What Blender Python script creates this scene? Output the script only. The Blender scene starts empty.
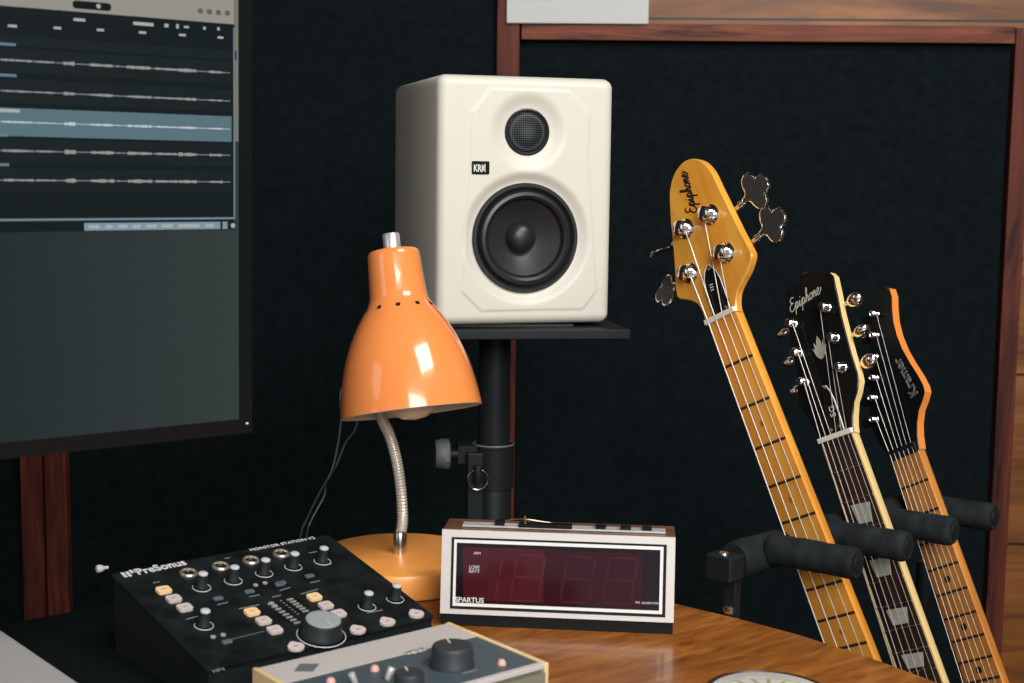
import bpy, bmesh, math, random
from mathutils import Vector, Matrix
from mathutils.geometry import tessellate_polygon
random.seed(7)
PI = math.pi
SC = bpy.context.scene
COL = SC.collection
R_ = math.radians
V = Vector

# ------------------------------------------------------------------ camera
CAM = V((0, 0, 1.17)); PIT = R_(6.6); ROL = R_(.72); FP = 1422.0
cF = V((0, math.cos(PIT), -math.sin(PIT))); _U = V((0, math.sin(PIT), math.cos(PIT))); _X = V((1, 0, 0))
cR = _X*math.cos(ROL) + _U*math.sin(ROL); cU = -_X*math.sin(ROL) + _U*math.cos(ROL)
def ray(x, y): return (cF + cR*((x-512)/FP) - cU*((y-341.5)/FP)).normalized()
def hit(x, y, P0, n):
    d = ray(x, y); return CAM + d*((V(P0)-CAM).dot(n)/d.dot(n))
def hz(x, y, z): return hit(x, y, (0, 0, z), V((0, 0, 1)))
def at(x, y, Y): return hit(x, y, (0, Y, 0), V((0, 1, 0)))
cd = bpy.data.cameras.new('camera'); cam = bpy.data.objects.new('camera', cd); COL.objects.link(cam)
cd.sensor_width = 36; cd.lens = FP*36/1024; cd.clip_start = .05
M = Matrix((cR, cU, -cF)).transposed().to_4x4(); M.translation = CAM; cam.matrix_world = M
cd.dof.use_dof = True; cd.dof.focus_distance = 1.5; cd.dof.aperture_fstop = 9
SC.camera = cam

# ------------------------------------------------------------------ materials
def lin(c):
    return tuple(((v/255)/12.92 if v/255 <= .04045 else ((v/255+.055)/1.055)**2.4) for v in c)
def mat(name, rgb, rough=.5, metal=0, spec=.5, coat=0, emit=None, es=1, noise=0, nscale=20, bump=0, bscale=200, trans=0, sheen=0):
    m = bpy.data.materials.new(name); m.use_nodes = True
    nt = m.node_tree; b = nt.nodes['Principled BSDF']
    c = lin(rgb) if max(rgb) > 1.001 else rgb
    b.inputs['Base Color'].default_value = (*c, 1); b.inputs['Roughness'].default_value = rough
    b.inputs['Metallic'].default_value = metal; b.inputs['Specular IOR Level'].default_value = spec
    b.inputs['Coat Weight'].default_value = coat; b.inputs['Coat Roughness'].default_value = .05
    b.inputs['Transmission Weight'].default_value = trans
    b.inputs['Sheen Weight'].default_value = sheen
    if emit:
        e = lin(emit) if max(emit) > 1.001 else emit
        b.inputs['Emission Color'].default_value = (*e, 1); b.inputs['Emission Strength'].default_value = es
    tc = nt.nodes.new('ShaderNodeTexCoord')
    if noise:
        n = nt.nodes.new('ShaderNodeTexNoise'); n.inputs['Scale'].default_value = nscale; n.inputs['Detail'].default_value = 6
        nt.links.new(tc.outputs['Object'], n.inputs['Vector'])
        r = nt.nodes.new('ShaderNodeValToRGB'); r.color_ramp.elements[0].position = .3; r.color_ramp.elements[1].position = .7
        r.color_ramp.elements[0].color = (*[v*(1-noise) for v in c], 1); r.color_ramp.elements[1].color = (*[min(1, v*(1+noise)) for v in c], 1)
        nt.links.new(n.outputs['Fac'], r.inputs['Fac']); nt.links.new(r.outputs['Color'], b.inputs['Base Color'])
    if bump:
        n = nt.nodes.new('ShaderNodeTexNoise'); n.inputs['Scale'].default_value = bscale; n.inputs['Detail'].default_value = 4
        nt.links.new(tc.outputs['Object'], n.inputs['Vector'])
        bp = nt.nodes.new('ShaderNodeBump'); bp.inputs['Strength'].default_value = bump; bp.inputs['Distance'].default_value = .002
        nt.links.new(n.outputs['Fac'], bp.inputs['Height']); nt.links.new(bp.outputs['Normal'], b.inputs['Normal'])
    return m
def wood(name, c1, c2, axis=0, scale=14, stretch=14, rough=.45, rot=0, coat=0, spec=.5, dist=1.2, c3=None, plank=None):
    m = bpy.data.materials.new(name); m.use_nodes = True
    nt = m.node_tree; b = nt.nodes['Principled BSDF']; L = nt.links.new
    tc = nt.nodes.new('ShaderNodeTexCoord'); mp = nt.nodes.new('ShaderNodeMapping')
    s = [scale*stretch]*3; s[axis] = scale
    mr = nt.nodes.new('ShaderNodeMapping'); mr.inputs['Rotation'].default_value = (0, 0, rot)
    L(tc.outputs['Object'], mr.inputs['Vector'])
    mp.inputs['Scale'].default_value = s; L(mr.outputs['Vector'], mp.inputs['Vector'])
    n = nt.nodes.new('ShaderNodeTexNoise'); n.inputs['Scale'].default_value = .35; n.inputs['Detail'].default_value = 9; n.inputs['Distortion'].default_value = dist
    n.inputs['Roughness'].default_value = .62
    L(mp.outputs['Vector'], n.inputs['Vector'])
    r = nt.nodes.new('ShaderNodeValToRGB'); r.color_ramp.elements[0].position = .34; r.color_ramp.elements[1].position = .66
    r.color_ramp.elements[0].color = (*lin(c1), 1); r.color_ramp.elements[1].color = (*lin(c2), 1)
    L(n.outputs['Fac'], r.inputs['Fac']); out = r.outputs['Color']
    n2 = nt.nodes.new('ShaderNodeTexNoise'); n2.inputs['Scale'].default_value = 7; n2.inputs['Detail'].default_value = 3
    L(mr.outputs['Vector'], n2.inputs['Vector'])
    r2 = nt.nodes.new('ShaderNodeValToRGB'); r2.color_ramp.elements[0].position = .35; r2.color_ramp.elements[1].position = .7
    r2.color_ramp.elements[0].color = (.72, .7, .68, 1); r2.color_ramp.elements[1].color = (1, 1, 1, 1)
    L(n2.outputs['Fac'], r2.inputs['Fac'])
    mx = nt.nodes.new('ShaderNodeMix'); mx.data_type = 'RGBA'; mx.blend_type = 'MULTIPLY'; mx.inputs['Factor'].default_value = 1
    L(out, mx.inputs['A']); L(r2.outputs['Color'], mx.inputs['B']); out = mx.outputs['Result']
    if plank:
        sp = nt.nodes.new('ShaderNodeSeparateXYZ'); L(tc.outputs['Object'], sp.inputs['Vector'])
        md = nt.nodes.new('ShaderNodeMath'); md.operation = 'PINGPONG'; md.inputs[1].default_value = plank/2; sb = nt.nodes.new('ShaderNodeMath'); sb.operation = 'SUBTRACT'; sb.inputs[1].default_value = .541; L(sp.outputs['Z'], sb.inputs[0]); L(sb.outputs[0], md.inputs[0])
        gt = nt.nodes.new('ShaderNodeMath'); gt.operation = 'GREATER_THAN'; gt.inputs[1].default_value = .0022; L(md.outputs[0], gt.inputs[0])
        m2 = nt.nodes.new('ShaderNodeMix'); m2.data_type = 'RGBA'; m2.inputs['A'].default_value = (.006, .004, .003, 1)
        L(gt.outputs[0], m2.inputs['Factor']); L(out, m2.inputs['B']); out = m2.outputs['Result']
    L(out, b.inputs['Base Color'])
    bp = nt.nodes.new('ShaderNodeBump'); bp.inputs['Strength'].default_value = .15; bp.inputs['Distance'].default_value = .002
    L(n.outputs['Fac'], bp.inputs['Height']); L(bp.outputs['Normal'], b.inputs['Normal'])
    b.inputs['Roughness'].default_value = rough; b.inputs['Specular IOR Level'].default_value = spec
    b.inputs['Coat Weight'].default_value = coat; b.inputs['Coat Roughness'].default_value = .12
    return m
m_fabric = mat('black_felt', (.0062, .0105, .0118), .95, spec=.08, bump=.35, bscale=500, noise=.25, nscale=60)
m_frame = wood('red_stained_lumber', (62, 24, 15), (158, 86, 60), axis=0, scale=10, stretch=14, rough=.6, spec=.3)
m_frame_v = wood('red_stained_upright', (54, 20, 13), (128, 60, 42), axis=2, scale=9, stretch=14, rough=.6, spec=.3)
m_plank = wood('varnished_plank', (104, 56, 16), (176, 110, 44), axis=0, scale=3.2, stretch=10, rough=.5, dist=2.2, plank=.30)
m_desk = wood('varnished_desk_wood', (130, 70, 20), (192, 120, 50), axis=0, scale=52, stretch=4.5, rough=.33, rot=-R_(40), coat=.35, dist=.6)
m_white = mat('white_board', (214, 212, 208), .7)
m_cream = mat('cream_satin_paint', (216, 211, 197), .42, spec=.4)
m_rubber = mat('black_rubber', (.012, .013, .014), .38, spec=.5)
m_cone = mat('woofer_cone_weave', (.022, .025, .027), .42, spec=.5)
m_black = mat('matte_black', (.008, .011, .012), .6, spec=.2)
m_gloss = mat('gloss_black', (.006, .0075, .008), .2, spec=.3)
m_steel = mat('black_powder_steel', (.010, .013, .014), .5, spec=.25)
m_knobgrey = mat('grey_plastic_knob', (.11, .12, .12), .5)
m_chrome = mat('polished_chrome', (.82, .80, .77), .09, metal=1)
m_nickel = mat('worn_nickel', (.72, .66, .58), .22, metal=1)
m_darkmet = mat('dark_fret_metal', (.07, .05, .035), .4, metal=.6)
m_silver = mat('brushed_silver', (.80, .78, .76), .38, metal=.55, noise=.06, nscale=90)
m_orange = mat('glossy_orange_enamel', (244, 144, 76), .16, spec=.5, coat=.6)
m_orange_base = mat('worn_orange_enamel', (255, 164, 80), .34, spec=.5, noise=.10, nscale=26)
m_inner = mat('off_white_enamel', (225, 220, 205), .5)
m_bulb = mat('frosted_bulb_glass', (240, 225, 205), .25, spec=.5)
m_maple = wood('amber_maple', (238, 150, 42), (255, 190, 78), axis=1, scale=9, stretch=12, rough=.28, coat=.4, dist=.3)
m_maple_r = wood('reddish_maple_fretboard', (238, 146, 46), (255, 188, 80), axis=1, scale=9, stretch=14, rough=.35, coat=.2, dist=.3)
m_maple_k = wood('honey_maple', (190, 112, 44), (230, 158, 78), axis=1, scale=10, stretch=14, rough=.35, coat=.25, dist=.3)
m_maple_side = mat('orange_tinted_edge', (232, 138, 62), .3, coat=.3)
m_rose = wood('dark_rosewood', (30, 18, 14), (66, 42, 34), axis=1, scale=12, stretch=16, rough=.45, dist=.3)
m_bind = mat('aged_cream_binding', (236, 204, 138), .35)
m_nut = mat('bone_white_nut', (226, 222, 208), .4)
m_hsblk = mat('black_lacquer_face', (.005, .006, .0065), .2, spec=.25)
m_pearl = mat('pearloid_inlay', (176, 176, 160), .3, noise=.15, nscale=120)
m_pearl2 = mat('dull_pearl_logo', (176, 178, 158), .4)
m_inkblk = mat('black_print', (.008, .006, .004), .4)
m_string = mat('steel_string', (.50, .47, .43), .42, metal=.8)
m_foam = mat('black_foam_padding', (.0105, .0145, .016), .8, spec=.25, bump=1.0, bscale=55, noise=.5, nscale=45)
m_body_o = mat('amber_guitar_body', (150, 70, 22), .2, coat=.5)
m_body_b = mat('black_guitar_body', (.01, .01, .011), .15, coat=.5)
m_panel = mat('scuffed_black_panel', (.0065, .0098, .011), .55, spec=.2, noise=.7, nscale=38)
m_capgrey = mat('grey_knob_cap', (.30, .34, .34), .42)
m_knobblk = mat('knob_black', (.014, .019, .021), .5)
m_btn = mat('soft_white_button', (205, 190, 184), .5)
m_btn_lit = mat('amber_lit_button', (225, 195, 150), .5, emit=(180, 130, 70), es=.35)
m_print = mat('white_print', (214, 214, 210), .5)
m_printdim = mat('grey_print', (128, 128, 124), .5)
m_brass = mat('brass_ring', (.78, .70, .56), .3, metal=.85)
m_led = mat('led_lens', (150, 150, 140), .3)
m_volt_w = mat('pale_grey_plate', (196, 188, 184), .45)
m_volt_b = mat('slate_blue_plate', (66, 82, 88), .45)
m_walnutl = wood('pale_wood_side', (232, 192, 128), (250, 222, 168), axis=1, scale=20, stretch=8, rough=.45)
m_front = mat('khaki_grey_front', (128, 126, 106), .5)
m_pinkled = mat('pink_jewel_lens', (222, 168, 160), .3)
m_voltknob = mat('charcoal_knob', (.025, .034, .038), .55)
m_clockwood = wood('walnut_vinyl', (70, 40, 28), (150, 104, 76), axis=0, scale=16, stretch=10, rough=.4)
m_lens = mat('red_display_window', (.060, .008, .013), .12, spec=.5)
m_lens_d = mat('dark_display_edge', (.012, .006, .009), .12, spec=.5)
m_seg = mat('unlit_red_segment', (.085, .009, .02), .2)
m_laptop = mat('pale_grey_aluminium', (178, 176, 172), .5, metal=.1)
m_mat = mat('black_desk_mat', (.0038, .0065, .0072), .9, spec=.08, bump=.3, bscale=300)
m_floor = mat('dark_carpet', (.02, .02, .021), .95, spec=.1, noise=.3, nscale=50)
m_wallp = mat('dull_grey_wall_paint', (70, 68, 66), .9)
m_coaster = mat('white_glazed_ceramic', (226, 224, 216), .25)
m_rimdark = mat('dark_brown_rim', (52, 26, 20), .4)
m_olive = mat('olive_print', (150, 146, 110), .4)
m_yellow = mat('yellow_print', (215, 205, 70), .4)
m_goldwire = mat('gold_wire', (.8, .62, .38), .3, metal=1)

# ------------------------------------------------------------------ helpers
class MB:
    def __init__(s): s.v = []; s.f = []; s.mi = []; s.sm = []
    def add(s, vs, fs, mi=0, smooth=True, T=None):
        o = len(s.v)
        s.v += [tuple(T @ V(v)) if T else tuple(v) for v in vs]
        for f in fs: s.f.append([i+o for i in f]); s.mi.append(mi); s.sm.append(smooth)
        return s
    def box(s, c, d, mi=0, T=None):
        x, y, z = c; a, b, e = d[0]/2, d[1]/2, d[2]/2
        vs = [(x+i*a, y+j*b, z+k*e) for i in (-1, 1) for j in (-1, 1) for k in (-1, 1)]
        return s.add(vs, [(0, 1, 3, 2), (4, 6, 7, 5), (0, 4, 5, 1), (2, 3, 7, 6), (0, 2, 6, 4), (1, 5, 7, 3)], mi, False, T)
    def prism(s, poly, z0, z1, mi=0, ms=None, T=None, bev=0, smooth=False):
        n = len(poly); ms = mi if ms is None else ms
        area = sum(poly[i][0]*poly[(i+1) % n][1]-poly[(i+1) % n][0]*poly[i][1] for i in range(n))
        if area < 0: poly = poly[::-1]
        tri = tessellate_polygon([[V((p[0], p[1], 0)) for p in poly]])
        def up(t):
            a, b, c = [poly[i] for i in t]
            return t if (b[0]-a[0])*(c[1]-a[1])-(b[1]-a[1])*(c[0]-a[0]) > 0 else t[::-1]
        tri = [up(tuple(t)) for t in tri]
        if bev:
            ins = []
            for i in range(n):
                p0, p1, p2 = V(poly[i-1]).xy, V(poly[i]).xy, V(poly[(i+1) % n]).xy
                d1 = (p1-p0).normalized(); d2 = (p2-p1).normalized()
                nn = (V((-d1.y, d1.x))+V((-d2.y, d2.x)))
                nn = nn/max(.5, nn.length) if nn.length > 1e-6 else nn
                ins.append((p1.x+nn.x*bev, p1.y+nn.y*bev))
            rings = [(ins, z0), (poly, z0+bev), (poly, z1-bev), (ins, z1)]
        else: rings = [(poly, z0), (poly, z1)]
        vs = []
        for pl, z in rings: vs += [(p[0], p[1], z) for p in pl]
        s.add(vs, [], mi, smooth, T); o = len(s.v)-len(vs)
        k = len(rings)
        for r in range(k-1):
            for i in range(n):
                j = (i+1) % n
                s.f.append([o+r*n+i, o+r*n+j, o+(r+1)*n+j, o+(r+1)*n+i]); s.mi.append(mi if (bev and r == k-2) else ms); s.sm.append(smooth)
        for t in tri:
            s.f.append([o+(k-1)*n+i for i in t]); s.mi.append(mi); s.sm.append(False)
            s.f.append([o+i for i in t[::-1]]); s.mi.append(ms); s.sm.append(False)
        return s
    def lathe(s, prof, seg=48, mi=0, T=None, smooth=True, cap=True):
        vs = []; fs = []; n = len(prof)
        for i in range(seg):
            a = 2*PI*i/seg
            for r, z in prof: vs.append((r*math.cos(a), r*math.sin(a), z))
        for i in range(seg):
            j = (i+1) % seg
            for k in range(n-1): fs.append((i*n+k, j*n+k, j*n+k+1, i*n+k+1))
        if cap:
            if prof[0][0] > 1e-6: fs.append([i*n for i in range(seg)][::-1])
            if prof[-1][0] > 1e-6: fs.append([i*n+n-1 for i in range(seg)])
        return s.add(vs, fs, mi, smooth, T)
    def cyl(s, p0, p1, r, r1=None, seg=24, mi=0, T=None, smooth=True, bev=0):
        p0, p1 = V(p0), V(p1); r1 = r if r1 is None else r1; L = (p1-p0).length
        q = (p1-p0).to_track_quat('Z', 'Y').to_matrix().to_4x4(); q.translation = p0
        pr = [(r, 0), (r1, L)] if not bev else [(r-bev, 0), (r-bev*.3, bev*.3), (r, bev), (r1, L-bev), (r1-bev*.3, L-bev*.3), (r1-bev, L)]
        return s.lathe(pr, seg, mi, (T @ q) if T else q, smooth)
    def tube(s, pts, r, seg=8, mi=0, T=None, closed=False, rad=None):
        pts = [V(p) for p in pts]; n = len(pts); vs = []; fs = []
        up = V((0, 0, 1)); pn = None
        for i, p in enumerate(pts):
            if closed: t = (pts[(i+1) % n]-pts[i-1])
            else: t = pts[min(i+1, n-1)]-pts[max(i-1, 0)]
            t.normalize()
            if pn is None:
                pn = t.cross(up)
                if pn.length < .01: pn = t.cross(V((1, 0, 0)))
            pn = (pn-t*pn.dot(t)).normalized(); b = t.cross(pn)
            rr = rad[i] if rad else r
            for k in range(seg):
                a = 2*PI*k/seg; vs.append(p+(pn*math.cos(a)+b*math.sin(a))*rr)
        m = n if closed else n-1
        for i in range(m):
            j = (i+1) % n
            for k in range(seg):
                l = (k+1) % seg; fs.append((i*seg+k, i*seg+l, j*seg+l, j*seg+k))
        if not closed:
            fs.append([k for k in range(seg)][::-1]); fs.append([(n-1)*seg+k for k in range(seg)])
        return s.add(vs, fs, mi, True, T)
    def build(s, name, mats, parent=None, T=None, bevel=0, sub=0, sharp=35):
        me = bpy.data.meshes.new(name); me.from_pydata(s.v, [], s.f); 
        if not isinstance(mats, (list, tuple)): mats = [mats]
        for m in mats: me.materials.append(m)
        for p, mi, sm in zip(me.polygons, s.mi, s.sm): p.material_index = mi; p.use_smooth = sm
        bm = bmesh.new(); bm.from_mesh(me); bmesh.ops.recalc_face_normals(bm, faces=bm.faces); bm.to_mesh(me); bm.free()
        try: me.set_sharp_from_angle(angle=R_(sharp))
        except Exception: pass
        me.update()
        o = bpy.data.objects.new(name, me); COL.objects.link(o)
        if parent: o.parent = parent
        if T is not None: o.matrix_basis = T
        if bevel:
            b = o.modifiers.new('bevel', 'BEVEL'); b.width = bevel; b.segments = 3; b.limit_method = 'ANGLE'; b.angle_limit = R_(40)
            for p in me.polygons: p.use_smooth = True
            w = o.modifiers.new('wn', 'WEIGHTED_NORMAL'); w.keep_sharp = False
        return o
def tag(o, label=None, cat=None, group=None, kind=None):
    if label: o['label'] = label
    if cat: o['category'] = cat
    if group: o['group'] = group
    if kind: o['kind'] = kind
    return o
def thing(name, label, cat, Tm=None, group=None):
    o = bpy.data.objects.new(name, None); COL.objects.link(o); o.empty_display_size = .02
    if Tm is not None: o.matrix_basis = Tm
    return tag(o, label, cat, group)
def frame(a, u, n, P):
    m = Matrix((V(a).normalized(), V(u).normalized(), V(n).normalized())).transposed().to_4x4(); m.translation = V(P); return m
def TR(x, y, z, rx=0, ry=0, rz=0):
    return Matrix.Translation((x, y, z)) @ Matrix.Rotation(rz, 4, 'Z') @ Matrix.Rotation(ry, 4, 'Y') @ Matrix.Rotation(rx, 4, 'X')
def text(name, s, size, m, parent, T, width=None, height=None, extrude=.0002, shear=0, bold=0, align='LEFT', outline=0, space=1):
    cu = bpy.data.curves.new(name+'_c', 'FONT'); cu.body = s; cu.size = size; cu.shear = shear; cu.extrude = extrude; cu.offset = bold
    cu.align_x = align; cu.align_y = 'BOTTOM_BASELINE'; cu.space_character = space; cu.resolution_u = 4
    if outline: cu.fill_mode = 'NONE'; cu.bevel_depth = outline; cu.bevel_resolution = 0
    t = bpy.data.objects.new('tmp_text', cu); COL.objects.link(t)
    dg = bpy.context.evaluated_depsgraph_get(); dg.update()
    me = bpy.data.meshes.new_from_object(t.evaluated_get(dg)); me.name = name
    bpy.data.objects.remove(t); bpy.data.curves.remove(cu)
    xs = [v.co.x for v in me.vertices]; ys = [v.co.y for v in me.vertices]
    w = max(xs)-min(xs); h = max(ys)-min(ys)
    sx = width/w if width else 1; sy = height/h if height else sx
    if not width: sx = sy
    x0 = min(xs) if align == 'LEFT' else (min(xs)+max(xs))/2
    for v in me.vertices: v.co.x = (v.co.x-x0)*sx; v.co.y *= sy
    me.materials.clear(); me.materials.append(m)
    o = bpy.data.objects.new(name, me); COL.objects.link(o); o.parent = parent; o.matrix_basis = T
    return o
def rrect(x0, y0, x1, y1, r, n=5):
    P = []
    for cx, cy, a in ((x1-r, y0+r, -90), (x1-r, y1-r, 0), (x0+r, y1-r, 90), (x0+r, y0+r, 180)):
        for i in range(n+1):
            t = R_(a+90*i/n); P.append((cx+r*math.cos(t), cy+r*math.sin(t)))
    return P
def cat(pts, n=6, closed=True):
    """smooth catmull-rom through 2d/3d points"""
    P = [V(p) for p in pts]; m = len(P); out = []
    rng = range(m) if closed else range(m-1)
    for i in rng:
        p0, p1, p2, p3 = (P[(i-1) % m], P[i], P[(i+1) % m], P[(i+2) % m]) if closed else (P[max(i-1, 0)], P[i], P[i+1], P[min(i+2, m-1)])
        for k in range(n):
            t = k/n
            out.append(.5*((2*p1)+(p2-p0)*t+(2*p0-5*p1+4*p2-p3)*t*t+(3*p1-p0-3*p2+p3)*t**3))
    if not closed: out.append(P[-1])
    return out

# ------------------------------------------------------------------ room
fl = MB().box((0.1, .3, -.02), (4.6, 4.6, .04)).build('floor', m_floor); tag(fl, kind='structure')
WY = 2.45; wt = R_(2.6)
wa = V((math.cos(wt), -math.sin(wt), 0)); wn = V((-math.sin(wt), -math.cos(wt), 0))   # along, toward room
WT = frame(wa, (0, 0, 1), wn, (0, WY, 0))      # local x along the wall, y up, z into the room
WT2 = Matrix(WT)
# object frame with z up so that textures follow: x along, y into wall, z up
WW = Matrix((wa, -wn, V((0, 0, 1)))).transposed().to_4x4(); WW.translation = V((0, WY, 0))
def wu(x, y, dep=0):
    q = hit(x, y, V((0, WY, 0))+wn*dep, wn)-V((0, WY, 0)); return q.dot(wa), q.z
wb = MB().box((0, .055, 1.3), (4.6, .05, 2.6)).build('wall_back', m_plank, T=WW); tag(wb, kind='structure')
for nm, x in (('wall_left', -2.22), ('wall_right', 2.42)):
    o = MB().box((x, .3, 1.3), (.05, 4.6, 2.6)).build(nm, m_wallp); tag(o, kind='structure')
o = MB().box((.1, .3, 2.62), (4.6, 4.6, .04)).build('ceiling', m_wallp); tag(o, kind='structure')

xa = wu(497.5, 45)[0]; xb = wu(520, 45)[0]; xr = wu(1009.5, 100)[0]; zt = wu(820, 26.2)[1]; zb2 = wu(820, 42.8)[1]
xl0 = wu(49, 520)[0]; xl1 = wu(70, 520)[0]
def frame_panel(label, u0, u1, z0, z1, sl, sr, top, lab2=None):
    T = WW @ Matrix.Translation((0, 0, 0))
    t = thing('acoustic_panel', label, 'acoustic panel', T)
    th = .042
    MB().box(((u0+u1)/2, .015, (z0+z1)/2), (u1-u0-.004, .022, z1-z0-.004)).build('felt_face', m_fabric, t)
    if sl: MB().box((u0+sl/2, th/2-.016, (z0+z1)/2), (sl, th, z1-z0)).build('side_rail', m_frame_v, t, bevel=.0012)
    if sr: MB().box((u1-sr/2, th/2-.016, (z0+z1)/2), (sr, th, z1-z0)).build('side_rail', m_frame_v, t, bevel=.0012)
    if top: MB().box(((u0+sl+u1-sr)/2, th/2-.016, z1-top/2), (u1-u0-sl-sr, th, top)).build('top_rail', m_frame, t, bevel=.0012)
    MB().box(((u0+sl+u1-sr)/2, th/2-.016, z0+.02), (u1-u0-sl-sr, th, .04)).build('bottom_rail', m_frame, t, bevel=.0012)
    return t
frame_panel('tall black felt panel in red wood frame behind the orange lamp', xl0, xb, .12, 2.3, xl1-xl0, xb-xa, .04)
# right panel: top rail sits between the tall post and its own right rail
tp = thing('acoustic_panel', 'black felt panel in red wood frame behind the guitars', 'acoustic panel', WW)
MB().box(((xb+xr)/2, .015, (zt+.12)/2), (xr-xb-.002, .022, zt-.12)).build('felt_face', m_fabric, tp)
MB().box(((xb+xr)/2+.001, .004, (zt+zb2)/2), (xr-xb-.004, .042, zt-zb2)).build('top_rail', m_frame, tp, bevel=.0012)
MB().box((xr+.0155, .004, (zt+.12)/2-.002), (.030, .042, zt-.12)).build('side_rail', m_frame_v, tp, bevel=.0012)
MB().box(((xb+xr)/2, .004, .14), (xr-xb-.004, .042, .04)).build('bottom_rail', m_frame, tp, bevel=.0012)
xk0 = wu(25, 520)[0]; xk1 = wu(46, 520)[0]
frame_panel('black felt panel whose wood rail shows below the monitor at far left', xk1-.75, xk1, .12, 2.3, .04, xk1-xk0, .04)
# white board resting on the top rail
b0 = wu(507.5, 12)[0]; b1 = wu(648, 12)[0]; bz = wu(578, 25)[1]
b0 = max(b0, xb+.002) if False else b0
wbd = MB().box(((b0+b1)/2, -.021, (bz+bz+.25)/2), (b1-b0, .006, .25)).build('white_board', m_white, T=WW, bevel=.001)
tag(wbd, 'plain white board propped above the red wood top rail', 'board')

# ------------------------------------------------------------------ desk
DZ = .75
wv = V((.755, .656, 0)); dv = V((.656, -.755, 0))          # along desk back, toward its front
E1 = V((.166, 1.379, 0)); E2 = V((.365, 1.160, 0)); ed = (E2-E1).normalized()
bk0 = V((-.115, 1.455, 0)) - dv*.097
# back-right corner = intersection of back line and right line
def isect(P, d, Q, e):
    den = d.x*e.y-d.y*e.x; t = ((Q.x-P.x)*e.y-(Q.y-P.y)*e.x)/den; return P+d*t
cBR = isect(bk0, wv, E1, -ed)
# right edge slightly bowed as in the photo
edge = [cBR] + [hz(x, y, DZ).xy.to_3d() for x, y in ((675, 603), (740, 618.5), (800, 634.5), (870, 657), (940, 683))]
edge = [V((p.x, p.y, 0)) for p in edge]
edge.append(edge[-1]+ed*.55)
cFR = edge[-1]; cFL = cFR-wv*1.55; cBL = cBR-wv*1.45
poly = [(p.x, p.y) for p in edge]+[(cFL.x, cFL.y), (cBL.x, cBL.y)]
t = thing('desk', 'varnished brown wooden desk top under the clock and lamp', 'desk', Matrix.Translation((0, 0, 0)))
MB().prism(poly, DZ-.03, DZ).build('desk_top', m_desk, t, bevel=.002)
for p, nm in ((cBR*.93+cFL*.07, 0), (cFR*.93+cBL*.07, 1), (cFL*.93+cBR*.07, 2), (cBL*.93+cFR*.07, 3)):
    MB().box((p.x, p.y, (DZ-.03)/2), (.05, .05, DZ-.032)).build('leg', m_black, t, bevel=.003)
# desk mat
mTR = V((-.1745, 1.347, 0))+wv*.004
mB = isect(bk0, wv, mTR, dv)+dv*.003
mt = [mB, mTR+dv*.62, mTR+dv*.62-wv*1.15, mB-wv*1.15]
dm = MB().prism([(p.x, p.y) for p in mt], DZ+.0002, DZ+.003).build('desk_mat', m_mat)
tag(dm, 'black desk mat covering the left part of the desk', 'desk mat')
MZ = DZ+.003

# ------------------------------------------------------------------ monitor
mt_ = V((math.sin(R_(53)), math.cos(R_(53)), 0)); mn = V((mt_.y, -mt_.x, 0))
MP0 = CAM+ray(239, 419)*(1.2/ray(239, 419).y)
mup = (V((0, 0, 1))+mn*.017).normalized(); mn = mt_.cross(mup)*(1 if mt_.cross(mup).y < 0 else -1)
MT = frame(mt_, mup, mn, MP0)     # x to the right along the screen, y up, z out of the screen
SW, SH = .70, .395
mon = thing('monitor', 'wide black computer monitor showing an audio editing window', 'monitor', MT)
MB().prism(rrect(-SW-.012, -.0125, .0115, SH+.012, .004), -.03, -.0008).build('housing', m_black, mon, bevel=.0015)
fr = MB(); 
for x0, y0, x1, y1 in ((-SW-.012, -.0125, .0115, 0), (-SW-.012, SH, .0115, SH+.012), (-SW-.012, 0, -SW, SH), (0, 0, .0115, SH)):
    fr.box(((x0+x1)/2, (y0+y1)/2, .0006), (x1-x0, y1-y0, .0026))
fr.build('bezel', m_gloss, mon)
def em(name, c, s=1):
    m = mat(name, (.003, .004, .004), .3, spec=.12, emit=c, es=s); return m
scr = MB().box((-SW/2, SH/2, -.0003), (SW, SH, .001)).build('screen', em('screen_wallpaper_grey', (44, 52, 53)), mon)
# the wallpaper brightens towards its right: the picture the display itself shows
nt = scr.data.materials[0].node_tree; bs = nt.nodes['Principled BSDF']
tc = nt.nodes.new('ShaderNodeTexCoord'); sx = nt.nodes.new('ShaderNodeSeparateXYZ'); nt.links.new(tc.outputs['Object'], sx.inputs[0])
rm = nt.nodes.new('ShaderNodeMapRange'); rm.inputs['From Min'].default_value = -.25; rm.inputs['From Max'].default_value = 0; nt.links.new(sx.outputs[0], rm.inputs['Value'])
cr = nt.nodes.new('ShaderNodeValToRGB'); cr.color_ramp.elements[0].color = (*lin((27, 35, 38)), 1); cr.color_ramp.elements[1].color = (*lin((50, 57, 57)), 1)
nt.links.new(rm.outputs[0], cr.inputs[0]); nt.links.new(cr.outputs[0], bs.inputs['Emission Color'])
e_bar = em('screen_title_bar', (146, 142, 134)); e_dark = em('screen_dark_panel', (14, 22, 25)); e_lane = em('screen_track_lane', (20, 29, 32))
e_sel = em('screen_selected_track', (88, 112, 121)); e_wave = em('screen_waveform', (148, 150, 144)); e_line = em('screen_border_line', (112, 130, 138))
e_txt = em('screen_text', (168, 170, 168)); e_blk = em('screen_black', (10, 17, 20)); e_btn = em('screen_tab_strip', (122, 146, 158)); e_ltxt = em('screen_blue_text', (96, 122, 134)); e_sw = em('screen_wave_light', (186, 204, 208)); e_edge = em('screen_warm_edge', (120, 118, 108))
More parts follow.
